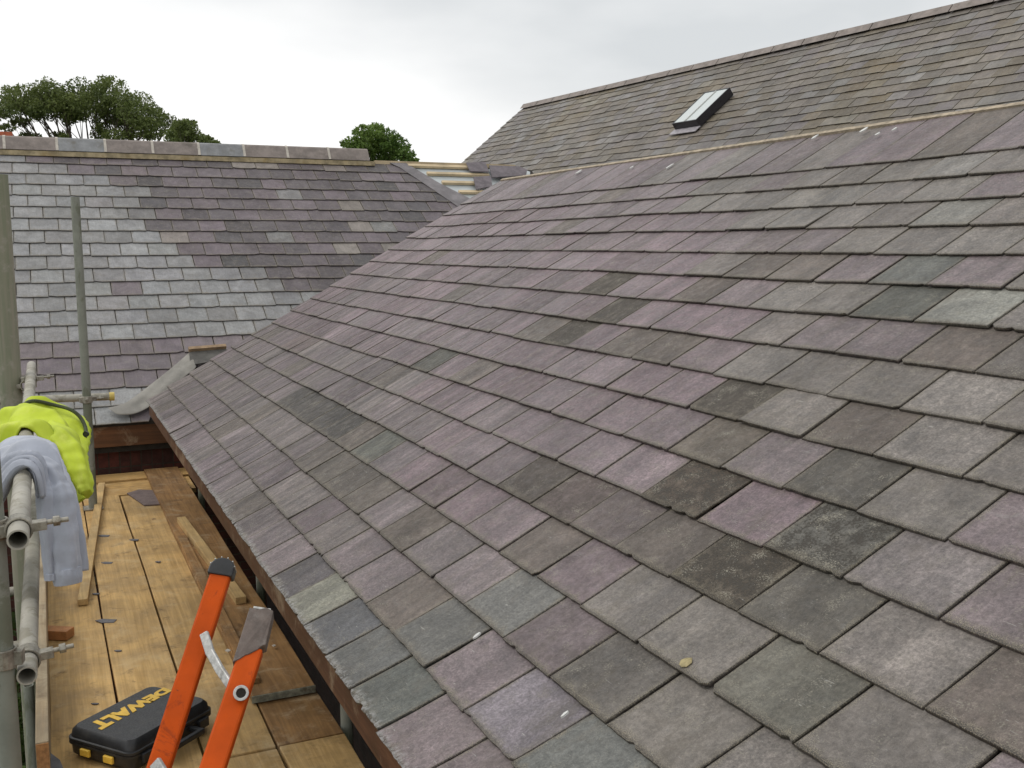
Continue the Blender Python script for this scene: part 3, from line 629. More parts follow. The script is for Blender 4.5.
# ================================================================= SCAFFOLD TUBES
def tube_thing(name, a, b, r, label, cat='scaffold pole', mat='galv', group='scaffold poles', hollow=True):
    a = V(a); b = V(b); root = empty(name, a if a.z <= b.z else b, label, cat, group)
    MB().tube(a, b, r, 24, r*.83 if hollow else None).build('tube', MAT[mat], root, 0, True)
    return root
def coupler(parent, c, axis, side, r=.03, arm=None):
    """scaffold clip: band round the tube, flap with bolt and nut"""
    axis = V(axis).normalized(); side = V(side).normalized(); nn = axis.cross(side)
    mb = MB().tube(c-axis*.024, c+axis*.024, r+.007, 18, r+.001)
    mb.box(c+side*(r+.016), .04, .03, .022, side, axis, nn)
    mb.box(c-side*(r+.010), .022, .036, .03, side, axis, nn)
    mb.tube(c+side*(r+.01)-nn*.004, c+side*(r+.085)-nn*.004, .0065, 10)
    mb.tube(c+side*(r+.05)-nn*.004, c+side*(r+.066)-nn*.004, .013, 6)
    return mb.build('coupler', MAT['steel'], parent, .002)
r0 = at(18,540,2.35); r1 = V((-.075,6.3,r0.z+.01))
hr = tube_thing('guard_rail', r0, r1, .024, 'upper scaffold guard rail tube with open end, under the draped clothes', 'guard rail', 'galv', 'guard rails')
m0 = at(27,676,2.5); m1_ = V((-.06,7.0,m0.z+.02))
mr = tube_thing('guard_rail', m0, m1_, .0235, 'lower scaffold guard rail tube with open end beside the boards', 'guard rail', 'galv', 'guard rails')
ps = at(14.5,768,2.42)
ps = V((r0.x-.054, r0.y+.13, 0))
st1 = tube_thing('scaffold_pole', V((ps.x,ps.y,-5.2)), V((ps.x,ps.y,.5)), .0245, 'near upright scaffold pole at the lower left corner, clamped to both rails', mat='galv2')
dr = (r1-r0).normalized()
coupler(hr, r0+dr*.11, dr, V((1,0,.05)), .025); coupler(mr, m0+dr*.12, dr, V((1,0,.1)), .025)
coupler(st1, V((ps.x,ps.y,r0.z+.0)), (0,0,1), V((-1,.2,0)), .025); coupler(st1, V((ps.x,ps.y,m0.z+.05)), (0,0,1), V((-1,.2,0)), .025)
pp = ony(5,300,5.75)
t = NT('mossy upright'); tc = t.n('ShaderNodeTexCoord').outputs['Object']
nz = t.noise(t.mapping(tc, (30,30,1.5)), 1, 6, .6); cc = t.mix(t.ramp(nz,.35,.65), (.28,.26,.20), (.20,.215,.145)); cc = t.mix(t.ramp(t.noise(tc,14,6,.7),.5,.7), cc, (.31,.29,.24))
MAT['moss'] = t.out(cc, .85, t.bump(nz,.5,.004))
st2 = tube_thing('scaffold_pole', V((pp.x,pp.y,-5.2)), V((pp.x,pp.y,onz(5,185,1).z*0+.355)), .052, 'thick mossy green brown upright pole on the left edge behind the yellow jacket', mat='moss', hollow=False)
crail = V((r0.x+(r1.x-r0.x)*(pp.y-r0.y)/(r1.y-r0.y), pp.y, r0.z))
coupler(hr, crail+V((0,-.03,0)), dr, V((1,0,.05)), .025); coupler(hr, crail+V((-.02,-.03,-.03)), dr, V((-1,0,-.1)), .025)
tp = ony(84,350,7.75)
st3 = tube_thing('scaffold_pole', V((tp.x,tp.y,ZB+.012)), V((tp.x,tp.y,ony(75,197,7.75).z)), .029, 'slim grey green upright pole standing at the far end of the boards', mat='galv2')
MB().box((tp.x,tp.y,ZB+.008), .13, .13, .008).build('base_plate', MAT['steel'], st3)
h0 = V((-.9, 7.83, ony(0,399.5,7.83).z)); h1 = V((ony(110,396.5,7.83).x, 7.83, ony(110,396.5,7.83).z))
ht_ = tube_thing('scaffold_tube', h0, h1, .027, 'horizontal scaffold tube with yellow end cap clamped to the slim upright', 'scaffold tube', 'galv', 'scaffold poles')
MB().tube(h1-(h1-h0).normalized()*.005, h1+(h1-h0).normalized()*.03, .031, 20).build('end_cap', MAT['cap'], ht_, .003, True)
coupler(ht_, V((tp.x,7.79,h1.z)), (1,0,0), V((0,-1,0)), .028); coupler(st3, V((tp.x,7.75,h1.z)), (0,0,1), V((1,.3,0)), .030)
for i, (y, lab) in enumerate(((5.35,'transom tube poking out below the boards, nearer one'), (6.25,'transom tube poking out below the boards, farther one'), (3.0,'transom tube under the near ends of the boards beside the toe board'))):
    tube_thing('transom_tube', V((-.42,y,ZB-BT-.03)), V((.98,y,ZB-BT-.03)), .024, lab, 'scaffold tube', 'galv', 'transoms under the platform')
lw = at(31,725,4.6)
tube_thing('scaffold_pole', V((lw.x,lw.y,-5.2)), V((lw.x,lw.y,-1.93)), .022, 'thin upright pole below the platform seen past the open rail end', mat='galv2')
for x, lab in zip((170,201,260,346), ('farthest upright post in the dark gap under the eave','second farthest upright post in the gap under the eave','second nearest upright post in the gap under the eave','nearest upright post under the fascia board')):
    lo_, hi_ = 2., 12.
    for _ in range(40):
        Y = (lo_+hi_)/2
        if proj(V((xr1+.04,Y,-1.72)))[0] > x: lo_ = Y
        else: hi_ = Y
    tube_thing('scaffold_pole', V((xr1+.04,Y,-5.2)), V((xr1+.04,Y,fz-.05)), .024, lab, mat='galv2', group='posts in the gap under the eave', hollow=False)

# ================================================================= LADDER
lad = empty('ladder', (.1,2.0,ZB), 'orange ladder rising beside the black tool case, one stile capped, the other worn grey', 'ladder')
def line3(pa, da, pb, db, zend=ZB+.02):
    A, B = at(*pa, da), at(*pb, db); d = (B-A).normalized(); return A, A+d*((zend-A.z)/d.z), d
a1, b1, d1 = line3((222,572),2.8,(159,768),2.5)
a2, b2, d2 = line3((252,650),2.6,(213,768),2.37)
side = (fwd.cross(d1)).normalized()
nrm1 = side.cross(d1).normalized()
def stile(a, b, d, w, dp, name, mat, parent):
    s_ = (fwd.cross(d)).normalized(); n_ = s_.cross(d).normalized()
    return MB().box((a+b)/2, w, (b-a).length, dp, s_, d, n_).build(name, mat, parent, .006)
SW = .056
s1 = stile(a1, b1, d1, SW, .03, 'stile', MAT['orange'], lad); s2 = stile(a2, b2, d2, SW+.002, .03, 'stile', MAT['orange'], lad)
# rubber cap on stile one
cs = (fwd.cross(d1)).normalized(); cn = cs.cross(d1).normalized()
cap = MB()
pts = []
for i in range(13):
    an = math.pi*i/12; pts.append(a1-d1*(.004+.030*math.sin(an))+cs*(.034*math.cos(an)))
pts = [a1+d1*.016+cs*.034]+pts+[a1+d1*.016-cs*.034]
cap.prism([p-cn*.021 for p in pts], cn*.042).build('end_cap', MAT['black'], lad, .004)
for k in range(6):
    an = math.pi*(k+.5)/6
    MB().tube(a1-d1*(.006+.030*math.sin(an))+cs*(.034*math.cos(an))-cn*.019, a1-d1*(.006+.030*math.sin(an))+cs*(.034*math.cos(an))+cn*.019, .0018, 8).build('grip_ridge', MAT['alu'], lad)
# worn sleeve at the top of stile two: ragged paint edge
ss = (fwd.cross(d2)).normalized(); sn = ss.cross(d2).normalized(); top2 = at(262,613,2.66); 
dd = (a2-top2).normalized()
n = 9; low = [a2+d2*(-.01+.062*i/(n-1)+random.uniform(-.004,.004))-ss*(.033-.066*i/(n-1)) for i in range(n)]
hi = [top2+ss*.030+V((0,0,.002)), top2+ss*.012-dd*.006, top2-ss*.01+dd*.003, top2-ss*.030]
hi = [top2-ss*.031, top2-ss*.012-dd*.006, top2+ss*.008+dd*.002, top2+ss*.031][::-1]
slv = MB().prism([p-sn*.0185 for p in low+hi], sn*.037).build('worn_sleeve', MAT['worn'], lad, .002)
MB().box(top2-dd*.004, .045, .006, .03, ss, dd, sn).build('top_plug', MAT['alu'], lad, .001)
pv = at(241,693,2.48); tocam = (-pv).normalized(); pvf = pv+tocam*.012
MB().tube(pvf-tocam*.03, pvf+tocam*.004, .0185, 22, .0115).build('pivot_ring', MAT['alu'], lad, .001, True)
MB().tube(pvf-tocam*.03, pvf+tocam*.001, .0113, 18).build('pivot_hole', MAT['dark'], lad)
# flattened aluminium stay between the stiles
q = [at(204,633,2.64), at(210,652,2.61), at(220,670,2.57), at(231,686,2.52)]
sm = MB()
for a, b in zip(q[:-1], q[1:]): sm.beam(a, b+(b-a).normalized()*.006, .023, .012, -fwd)
sm.build('stay', MAT['alu'], lad, .003)
MB().beam(at(155,762,2.46), at(163,775,2.44), .03, .012, -fwd).build('rung_bracket', MAT['alu'], lad, .002)
for f in (.80, .42+.6*.9):
    A = a1+(b1-a1)*f; B = a2+(b2-a2)*f
    MB().tube(A, B, .014, 14).build('rung', MAT['alu'], lad, 0, True)

# ================================================================= TOOL CASE
zt = ZB+.105
p1, p2, p3, p4 = onz(69,729,zt), onz(152,688,zt), onz(209,702,zt), onz(131,748,zt)
ctr = (p1+p2+p3+p4)/4; ax = ((p2-p1)+(p3-p4)).normalized(); ay = V((0,0,1)).cross(ax)
Lb = ((p2-p1).length+(p3-p4).length)/2*1.04; Wb = ((p4-p1).length+(p3-p2).length)/2*1.05
case = empty('tool_case', (ctr.x,ctr.y,ZB), 'closed black plastic power tool case with yellow lettering on its lid', 'tool case')
def rrect(L, W, r, n=5):
    pts = []
    for cx_, cy_, a0 in ((L/2-r,W/2-r,0),(-L/2+r,W/2-r,90),(-L/2+r,-W/2+r,180),(L/2-r,-W/2+r,270)):
        for i in range(n+1):
            a = R(a0+90*i/n); pts.append((cx_+r*math.cos(a), cy_+r*math.sin(a)))
    return pts
def loft(levels, name, mat, parent, z0):
    mb = MB(); n = None; vs = []
    for (L, W, r, z) in levels:
        pr = rrect(L, W, r); n = len(pr)
        vs += [V((ctr.x,ctr.y,z0+z*1.15))+ax*x+ay*y for x, y in pr]
    fs = []
    for k in range(len(levels)-1):
        for i in range(n): fs.append((k*n+i, k*n+(i+1)%n, (k+1)*n+(i+1)%n, (k+1)*n+i))
    fs += [tuple(range(n-1,-1,-1)), tuple(range((len(levels)-1)*n, len(levels)*n))]
    mb.add(vs, fs); return mb.build(name, mat, parent, 0, True)
loft([(Lb-.04,Wb-.04,.03,.004),(Lb-.008,Wb-.008,.035,.02),(Lb-.004,Wb-.004,.035,.05),(Lb+.008,Wb+.008,.035,.052),(Lb+.008,Wb+.008,.035,.060)], 'case_base', MAT['black'], case, ZB)
lid = loft([(Lb+.008,Wb+.008,.035,.0625),(Lb+.008,Wb+.008,.035,.071),(Lb-.004,Wb-.004,.035,.073),(Lb-.01,Wb-.01,.035,.092),(Lb-.035,Wb-.035,.03,.104)], 'lid', MAT['black'], case, ZB)
tc_ = bpy.data.curves.new('lettering','FONT'); tc_.body = 'DEWALT'; tc_.size = 1.; tc_.offset = .06; tc_.extrude = .012; tc_.space_character = .98
to = bpy.data.objects.new('tmp', tc_); C.objects.link(to); bpy.context.view_layer.update()
tm = bpy.data.meshes.new_from_object(to); bpy.data.objects.remove(to)
xs = [v.co.x for v in tm.vertices]; ys = [v.co.y for v in tm.vertices]; x0, x1, y0, y1 = min(xs), max(xs), min(ys), max(ys)
e0, e1, e2, e3 = onz(88,728.5,zt), onz(164,691.5,zt), onz(172.5,694.5,zt), onz(102,734,zt)
# D starts at the far end, T ends at the near end; letter tops toward the right edge
for v in tm.vertices:
    f = (v.co.x-x0)/(x1-x0); g = (v.co.y-y0)/(y1-y0)
    far_, near_ = e1.lerp(e2, g), e0.lerp(e3, g); P = far_.lerp(near_, f); v.co = V((P.x, P.y, ZB+.1201+(.0016 if v.co.z > 0 else 0)))
tm.materials.append(MAT['yellow']); lt_ = bpy.data.objects.new('lettering', tm); C.objects.link(lt_); lt_.parent = lid; lt_.matrix_parent_inverse = Matrix.Identity(4)
# latches at the near short end, handle on the right long side
for off in (-.055, .06):
    c = V((ctr.x,ctr.y,ZB+.055))-ax*(Lb/2+.006)+ay*off*1.0
    MB().box(c-V((0,0,.012)), .012, .045, .026, ax, ay).build('latch', MAT['yellow'], case, .003)
hc = V((ctr.x,ctr.y,ZB+.05))-ay*(Wb/2+.006)
hl = MB()
for k in (-.085,.085): hl.beam(hc+ax*k+ay*.01, hc+ax*k-ay*.045, .022, .02)
hl.beam(hc-ax*.096-ay*.045, hc+ax*.096-ay*.045, .02, .022); hl.build('handle', MAT['black'], case, .005)
for k in (-.14,.14): MB().box(hc+ax*k-ay*.004, .05, .014, .035, ax, ay).build('hinge', MAT['black'], case, .003)

# ================================================================= CLOTHES ON THE RAIL
def cloth_mat(name, col, col2=None, rough=.85, knit=True, bumpy=.5):
    t = NT(name); tc = t.n('ShaderNodeTexCoord').outputs['Object']
    n1 = t.noise(tc, 6, 5, .6); n2 = t.noise(tc, 320, 2)
    c = t.mix(1., col, t.grey(t.ramp(n1,.3,.7,.85,1.12)), 'MULTIPLY')
    if col2: c = t.mix(t.ramp(t.noise(tc, 9, 5,.6,.5), .5,.68), c, col2)
    return t.out(c, rough, t.bump(t.math('ADD', t.math('MULTIPLY', n2, .15), t.noise(tc, 22, 4)), bumpy, .004), Sheen_Weight=.3 if knit else .0)
grey_c = cloth_mat('grey marl sweatshirt', (.385,.41,.475)); hv = cloth_mat('high visibility yellow fabric', (.50,.61,.025), (.58,.66,.08), .65, False, .4)
def catmull(P, n):
    out = []; Q = [P[0]*2-P[1]]+P+[P[-1]*2-P[-2]]
    for i in range(1, len(Q)-2):
        for k in range(n):
            t = k/n; a, b, c, d = Q[i-1], Q[i], Q[i+1], Q[i+2]
            out.append(.5*((2*b)+(c-a)*t+(2*a-5*b+4*c-d)*t*t+(3*b-a-3*c+d)*t**3))
    out.append(P[-1]); return out
def drape(rows, name, mat, parent, folds=(), nu=10, nv=14, th=.008, amp=.01, seed=0, close=False):
    """rows: control rows of equal length (3D points); a cloth skin through them with folds"""
    R1 = [catmull(r, nu) for r in rows]
    cols = [catmull([r[i] for r in R1], nv) for i in range(len(R1[0]))]
    nI, nJ = len(cols), len(cols[0]); bm = bmesh.new(); vs = []
    for i in range(nI):
        line = []
        for j in range(nJ):
            p = cols[i][j]; a = cols[min(i+1,nI-1)][j]-cols[max(i-1,0)][j]; b = cols[i][min(j+1,nJ-1)]-cols[i][max(j-1,0)]
            nn = a.cross(b); nn = nn.normalized() if nn.length > 1e-9 else V((0,0,1))
            fi, fj = i/(nI-1), j/(nJ-1)
            h = amp*.8*mnoise.noise(p*9+V((seed,0,0)))-amp*.9*abs(mnoise.noise(V((p.x*11,p.y*9,p.z*5))+V((0,seed,0))))-amp*.12*abs(mnoise.noise(p*26+V((0,seed,0))))
            for (fr_, ph, am, sk_) in folds: 
                w = math.sin(fr_*fj+ph+sk_*fi+1.2*mnoise.noise(V((fi*3,fj*2,seed)))); h += am*(1-abs(w))*1.6-am*.8
            line.append(bm.verts.new(p+nn*h))
        vs.append(line)
    for i in range(nI-1):
        for j in range(nJ-1): bm.faces.new((vs[i][j], vs[i+1][j], vs[i+1][j+1], vs[i][j+1]))
    bmesh.ops.recalc_face_normals(bm, faces=bm.faces)
    me = bpy.data.meshes.new(name); bm.to_mesh(me); bm.free(); me.materials.append(mat)
    for p in me.polygons: p.use_smooth = True
    o = bpy.data.objects.new(name, me); C.objects.link(o)
    if parent: o.parent = parent; o.matrix_parent_inverse = Matrix.Translation(-parent.location)
    m = o.modifiers.new('s','SOLIDIFY'); m.thickness = th; m.offset = 0
    return o
def sleeve(path, rad, name, mat, parent, flat=.6, amp=.006, seed=0, n=34, pleat=5):
    P = catmull(path, 16); Rr = catmull([V((r,0,0)) for r in rad], 16); bm = bmesh.new(); rings = []
    for i, p in enumerate(P):
        d = (P[min(i+1,len(P)-1)]-P[max(i-1,0)]).normalized(); sx = d.cross(V((0,1,0)));
        sx = sx.normalized() if sx.length > .1 else V((1,0,0)); sy = sx.cross(d).normalized(); r = Rr[i].x; rg = []
        for k in range(n):
            a = 2*math.pi*k/n; q = sx*math.cos(a)*r+sy*math.sin(a)*r/flat
            h = 1+.10*math.sin(a*pleat+seed+.8*math.sin(i*.15))+.16*mnoise.noise((p+q)*16+V((seed,0,0)))-.10*abs(mnoise.noise((p+q)*20+V((0,seed,0))))+amp*8*math.sin(i*.75+math.sin(a*2+seed))*.5
            rg.append(bm.verts.new(p+q*h))
        rings.append(rg)
    for a, b in zip(rings[:-1], rings[1:]):
        for k in range(n): bm.faces.new((a[k], a[(k+1)%n], b[(k+1)%n], b[k]))
    bm.faces.new(rings[0]); bm.faces.new(rings[-1][::-1]); bmesh.ops.recalc_face_normals(bm, faces=bm.faces)
    me = bpy.data.meshes.new(name); bm.to_mesh(me); bm.free(); me.materials.append(mat)
    for p in me.polygons: p.use_smooth = True
    o = bpy.data.objects.new(name, me); C.objects.link(o); m = o.modifiers.new('u','SUBSURF'); m.levels = m.render_levels = 1
    if parent: o.parent = parent; o.matrix_parent_inverse = Matrix.Translation(-parent.location)
    return o
rz = r0.z; rx = r0.x
def X(px, py, d): return at(px, py, d)
sw = empty('sweatshirt', (rx,2.8,rz), 'pale grey sweatshirt draped over the guard rail with a sleeve hanging to the boards', 'sweatshirt')
# front row (near edge) to back row; each row runs from low on the left, over the rail, down the right
sw_rows = [
 [X(-24,575,2.97), X(-10,515,2.97), X(3,480,2.97), X(14,465,2.97), X(26,461,2.97), X(36,468,2.97), X(42,492,2.97), X(46,530,2.97), X(50,572,2.97)],
 [X(-28,560,3.02), X(-12,500,3.02), X(0,468,3.02), X(14,454,3.02), X(31,452,3.02), X(45,462,3.02), X(54,490,3.0), X(60,528,2.99), X(64,573,2.99)],
 [X(-28,545,3.15), X(-13,486,3.15), X(-2,456,3.15), X(15,445,3.15), X(36,445,3.14), X(54,457,3.12), X(66,486,3.08), X(74,526,3.06), X(77,574,3.05)],
 [X(-28,530,3.36), X(-13,476,3.36), X(0,447,3.36), X(17,439,3.36), X(40,441,3.34), X(60,460,3.28), X(72,490,3.2), X(80,530,3.14), X(81,568,3.12)],
]
dm = lambda rows, a, b, k: [[p*((b+(p.dot(fwd)-a)*k)/p.dot(fwd)) for p in r] for r in rows]
dm1 = lambda r: dm([r], 2.56, 2.96, .6)[0]
drape(sw_rows, 'body', grey_c, sw, folds=((9,0,.022,2.),(17,1.3,.009,-3.)), nu=16, nv=18, th=.008, amp=.009, seed=3)
drape(dm([[X(-14,540,2.5), X(0,496,2.5), X(7,480,2.5), X(16,469,2.5), X(27,466,2.5), X(36,474,2.5), X(40,498,2.51)],
       [X(-18,530,2.58), X(-4,488,2.57), X(5,469,2.56), X(17,459,2.55), X(30,458,2.55), X(40,468,2.55), X(44,496,2.56)]], 2.56, 2.96, .5), 'hood', grey_c, sw, folds=((5,.4,.004,2),), nu=8, nv=8, th=.02, amp=.006, seed=8)
sleeve(dm1([X(34,462,2.72), X(46,470,2.70), X(55,488,2.66), X(60,505,2.63), X(64,540,2.62), X(67,575,2.62)]), [0.0258, 0.0331, 0.0368, 0.041, 0.0388, 0.0376], 'sleeve', grey_c, sw, .9, seed=1)
sleeve(dm1([X(32,468,2.64), X(40,476,2.62), X(44,490,2.60), X(46,505,2.58), X(49,545,2.58), X(52,577,2.59)]), [0.0147, 0.0202, 0.0228, 0.0251, 0.0217, 0.0194], 'sleeve', grey_c, sw, .8, seed=4)
sleeve(dm1([X(66.5,568,2.615), X(67.5,576,2.615), X(68.5,584,2.615)]), [0.0376, 0.0405, 0.0371], 'cuff', grey_c, sw, .9, amp=0, seed=1, pleat=14)
sleeve(dm1([X(51.5,573,2.585), X(52,580,2.585)]), [0.02, 0.0205], 'cuff', grey_c, sw, .8, amp=0, seed=1, pleat=10)
hj = empty('high_visibility_jacket', (rx,3.8,rz), 'fluorescent yellow jacket with dark piping thrown over the guard rail', 'jacket')
hj_rows = [
 [X(-26,520,3.6), X(-14,474,3.6), X(0,450,3.6), X(12,432,3.6), X(27,426,3.6), X(42,430,3.6), X(56,450,3.58), X(70,474,3.55), X(82,500,3.5)],
 [X(-24,500,3.75), X(-14,455,3.75), X(-2,434,3.75), X(12,419,3.75), X(28,415,3.75), X(46,421,3.74), X(64,446,3.7), X(79,470,3.65), X(90,495,3.6)],
 [X(-22,480,3.95), X(-13,440,3.95), X(-2,423,3.95), X(12,410,3.95), X(32,405,3.95), X(54,414,3.95), X(71,430,3.9), X(80,452,3.85), X(90,482,3.75)],
 [X(-22,470,4.15), X(-12,432,4.15), X(0,417,4.15), X(14,408,4.13), X(32,401,4.12), X(56,407,4.2), X(74,413,4.2), X(84,424,4.2), X(83,447,4.1)],
]
drape(hj_rows, 'shell', hv, hj, folds=((7,.5,.026,3.),(13,2.,.012,-5.)), nu=16, nv=18, th=.006, amp=.018, seed=11)
sleeve([X(46,428,3.85), X(62,440,3.68), X(74,462,3.6), X(82,482,3.55), X(87,495,3.52)], [.03,.048,.046,.034,.02], 'sleeve', hv, hj, .8, seed=6)
pip = catmull([X(-6,430,4.12), X(2,418,4.12), X(12,409.5,4.10), X(22,405,4.08), X(34,401,4.08), X(54,405,4.14), X(70,409.5,4.14), X(80,417,4.14), X(85.5,428,4.12), X(85,438,4.08)], 8)
pm = MB()
for a, b in zip(pip[:-1], pip[1:]): pm.tube(a, b+(b-a)*.1, .0075, 8)
pm.build('piping', basic('dark piping', (.05,.06,.03), .7), hj, 0, True)
pm = MB()
for q in ((86,434,4.0),): pm.tube(at(*q)-fwd*.006, at(*q)+fwd*.006, .011, 12)
pm.build('popper', MAT['black'], hj, 0, True)

# ================================================================= GROUND, TREES, FAR THINGS
t = NT('grass ground'); tc = t.n('ShaderNodeTexCoord').outputs['Object']
gm = t.out(t.mix(t.ramp(t.noise(tc,.6,6),.35,.65), (.045,.07,.02), (.08,.075,.04)), .95, t.bump(t.noise(tc,14,5),.6,.05))
gr = MB().add([V((-900,-900,-5.2)),V((900,-900,-5.2)),V((900,900,-5.2)),V((-900,900,-5.2))], [(0,1,2,3)]).build('ground', gm); tag(gr, kind='structure')
def leaf_mat(name, a, b):
    t = NT(name); oi = t.n('ShaderNodeAttribute', attribute_name='shade'); c = t.mix(oi.outputs['Fac'], a, b)
    m = t.out(c, .55, Specular_IOR_Level=.3); 
    tr = t.n('ShaderNodeBsdfTranslucent'); t.set(tr.inputs[0], c); mx = t.n('ShaderNodeMixShader'); mx.inputs[0].default_value = .3
    t.t.links.new(t.b.outputs[0], mx.inputs[1]); t.t.links.new(tr.outputs[0], mx.inputs[2]); t.t.links.new(mx.outputs[0], t.t.nodes['Material Output'].inputs[0]); return m
LM = leaf_mat('olive leaves', (.07,.10,.03), (.18,.22,.06)); LM2 = leaf_mat('fresh leaves', (.06,.12,.025), (.17,.25,.05)); LM3 = leaf_mat('dark leaves', (.03,.05,.015), (.08,.12,.03))
MAT['bark'] = basic('bark', (.07,.055,.04), .9, .3, 10, .6, .02)
def leaves(name, clumps, mat, parent, size, n):
    vs = []; fs = []; sh = []; tot = sum(c[1]**2 for c in clumps)
    for c, r, fl in clumps:
        k = int(n*r*r/tot); base = random.random()
        for _ in range(k):
            d = V((random.gauss(0,1),random.gauss(0,1),random.gauss(0,1))); d.normalize(); rr = r*random.random()**.45
            p = c+V((d.x*rr,d.y*rr,d.z*rr*fl)); a = V((random.gauss(0,1),random.gauss(0,1),random.gauss(0,1))).normalized(); b = a.cross(V((random.gauss(0,1),random.gauss(0,1),random.gauss(0,1)))).normalized()
            s = size*random.uniform(.6,1.3); o = len(vs); vs += [p-a*s, p-b*s*.45, p+a*s, p+b*s*.45]; fs.append((o,o+1,o+2,o+3)); v = min(1,max(0,base*.5+random.random()*.5)); sh += [v]*4
    me = bpy.data.meshes.new(name); me.from_pydata([tuple(v) for v in vs], [], fs); me.materials.append(mat)
    at_ = me.attributes.new('shade','FLOAT','CORNER'); at_.data.foreach_set('value', sh)
    o = bpy.data.objects.new(name, me); C.objects.link(o)
    if parent: o.parent = parent; o.matrix_parent_inverse = Matrix.Translation(-parent.location)
    return o
def tree(label, base, clumps, mat, size, n, tr=.25, group='trees beyond the roofs'):
    root = empty('broadleaf_tree', base, label, 'tree', group); leaves('crown', clumps, mat, root, size, n)
    cz = sum((c[0] for c in clumps), V((0,0,0)))/len(clumps); fork = V((base.x,base.y,cz.z-max(1.5,(cz.z-base.z)*.35)))
    mb = MB().tube(base, fork, tr, 12, None, tr*.7)
    for c, r, f in clumps[::7]:
        mid = fork.lerp(c, .5)+V((random.uniform(-.3,.3),random.uniform(-.3,.3),-.25)); mb.tube(fork, mid, tr*.35, 7, None, tr*.2); mb.tube(mid, c, tr*.2, 6, None, tr*.05)
        for _ in range(3):
            e = c+V((random.uniform(-1,1),random.uniform(-1,1),random.uniform(-.6,.8)))*r*.8; mb.tube(mid.lerp(c,.5), e, tr*.08, 5, None, tr*.02)
    mb.build('trunk', MAT['bark'], root, 0, True); return root
D = 38
def cl(L, D):
    L2 = []
    for x, y, r, f in L:
        L2.append((x, y, r*1.02, f))
        for _ in range(6):
            a = random.uniform(0,6.28); q = random.uniform(.5,1.0); L2.append((x+math.cos(a)*r*q*1.1, y+math.sin(a)*r*q*f, r*random.uniform(.28,.5), .75))
    L = L2
    return [(at(x, y, D*random.uniform(.97,1.05)), r*1.22/F*D, f) for x, y, r, f in L]
tree('wide olive green tree with sky showing through its lower branches, above the left ridge', V((at(95,160,D).x,at(95,160,D).y,-5.2)),
 cl([(15,100,15,.8),(38,104,14,.8),(66,110,15,.8),(90,108,15,.8),(58,98,15,.8),(115,112,15,.8),(135,114,14,.8),(145,128,12,.8),(-30,112,22,.8),(8,108,14,.7),(30,98,17,.75),(48,92,15,.7),(62,104,16,.7),(82,90,15,.7),(95,100,17,.7),(112,90,14,.8),(122,104,16,.7),(138,103,13,.8),(148,116,14,.7),(168,122,10,.7),(155,130,14,.6),(130,124,15,.7),(108,122,13,.8),(100,134,8,.8),(72,114,13,.6),(40,112,13,.5),(20,122,9,.5),(60,135,9,.4),(30,137,10,.35),(120,137,14,.5),(8,128,7,.6),(-15,130,12,.6),(20,163,20,.8),(60,168,22,.8),(100,168,22,.8),(140,163,18,.8),(40,188,20,.8),(90,190,22,.8),(-10,165,18,.8)], D), LM, .062, 48000, .22)
tree('low dark green tree top just right of the wide tree', V((at(185,150,33).x,at(185,150,33).y,-5.2)), cl([(184,128,11,.7),(178,137,12,.7),(194,136,9,.7),(204,139,8,.35),(212,143,6,.3),(192,160,13,.8),(200,174,12,.8)], 33), LM, .06, 7000, .15)
tree('small bright green tree top behind the last ridge tile', V((at(380,150,30).x,at(380,150,30).y,-5.2)), cl([(364,134,9,.9),(376,131,8,.9),(352,145,9,.8),(370,143,13,.8),(388,139,10,.9),(398,146,10,.9),(384,152,14,.8),(405,156,9,.7),(360,155,14,.8),(412,161,6,.5),(345,155,6,.6),(375,172,15,.8),(395,178,13,.8),(360,178,13,.8),(380,194,14,.8)], 30), LM2, .06, 15000, .15)
# chimney
cp = at(-6,134,22); ch = empty('chimney', (cp.x,cp.y,cp.z-1), 'red brick chimney top poking over the left ridge', 'chimney')
MB().box((cp.x,cp.y,cp.z-3), .62, .5, 5.9).build('stack', MAT['bricky'], ch); MB().box((cp.x,cp.y,cp.z-.02), .72, .6, .10).build('cap_course', MAT['pot'], ch)
# shrubs under the scaffold
for i, (x, Y, top, r, lab) in enumerate(((6,6.4,-2.7,.55,'tall leafy shrub below the open ends of the guard rails'),(-70,7.2,-2.2,.8,'rounded shrub on the ground outside the mossy pole'),(30,7.9,-3.1,.55,'low shrub against the brick wall under the platform'))):
    P = ony(x, 600, Y); b_ = V((P.x-.1,P.y,-5.2)); root = empty('shrub', b_, lab, 'shrub', 'shrubs below the scaffold'); hh = top+5.2
    leaves('foliage', [(b_+V((random.uniform(-.7,.7)*r,random.uniform(-.7,.7)*r,.3+(hh-.5)*random.random())), .6*r, .9) for _ in range(16)], LM3 if i % 2 else LM2, root, .045, 7000)
    mb = MB()
    for k in range(5): mb.tube(b_, b_+V((random.uniform(-.4,.4)*r,random.uniform(-.4,.4)*r,hh*.8)), .02, 6, None, .008)
    mb.build('stem', MAT['bark'], root)

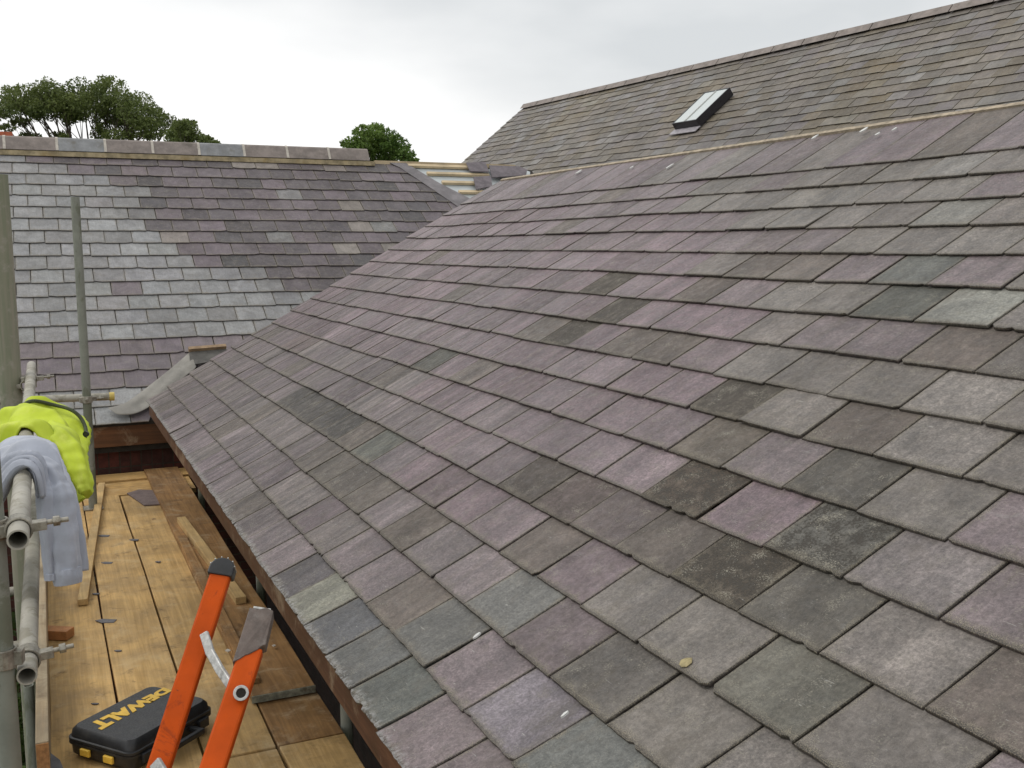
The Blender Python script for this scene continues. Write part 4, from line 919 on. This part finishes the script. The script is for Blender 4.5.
# ================================================================= LIGHT
w = bpy.data.worlds.new('World'); sc.world = w; w.use_nodes = True; nt = w.node_tree; bg = nt.nodes['Background']
sky = nt.nodes.new('ShaderNodeTexSky'); sky.sky_type = 'NISHITA'; sky.sun_disc = False; sky.sun_elevation = R(52); sky.sun_rotation = R(-60); sky.air_density = 1; sky.dust_density = 2
tcw = nt.nodes.new('ShaderNodeTexCoord'); mp = nt.nodes.new('ShaderNodeMapping'); mp.inputs['Scale'].default_value = (1,1,2.6); mp.inputs['Location'].default_value = (.3,.1,.15)
n1 = nt.nodes.new('ShaderNodeTexNoise'); n1.inputs['Scale'].default_value = 1.7; n1.inputs['Detail'].default_value = 6; n1.inputs['Roughness'].default_value = .45
nt.links.new(tcw.outputs['Generated'], mp.inputs[0]); nt.links.new(mp.outputs[0], n1.inputs['Vector'])
cr = nt.nodes.new('ShaderNodeValToRGB'); e = cr.color_ramp.elements
e[0].position = .36; e[0].color = (.65,.67,.68,1); e[1].position = .60; e[1].color = (1.06,1.05,1.035,1)
nt.links.new(n1.outputs[0], cr.inputs[0])
sc_ = nt.nodes.new('ShaderNodeVectorMath'); sc_.operation = 'SCALE'; sc_.inputs['Scale'].default_value = 10.5; nt.links.new(cr.outputs[0], sc_.inputs[0])
mx = nt.nodes.new('ShaderNodeMix'); mx.data_type = 'RGBA'; mx.inputs[0].default_value = .93
nt.links.new(sky.outputs[0], mx.inputs[6]); nt.links.new(sc_.outputs[0], mx.inputs[7]); nt.links.new(mx.outputs[2], bg.inputs[0]); bg.inputs[1].default_value = .1
sl = bpy.data.lights.new('sun','SUN'); sl.energy = .9; sl.angle = R(25); sl.color = (1,.97,.92); so = bpy.data.objects.new('sun', sl); sc.collection.objects.link(so)
sdir = V((math.sin(R(-60))*math.cos(R(52)), math.cos(R(-60))*math.cos(R(52)), math.sin(R(52)))); so.rotation_euler = sdir.to_track_quat('Z','Y').to_euler()
sc.view_settings.view_transform = 'Standard'; sc.view_settings.look = 'None'; sc.view_settings.exposure = 0.1; sc.view_settings.gamma = 1
sc.render.resolution_x = 1024; sc.render.resolution_y = 768
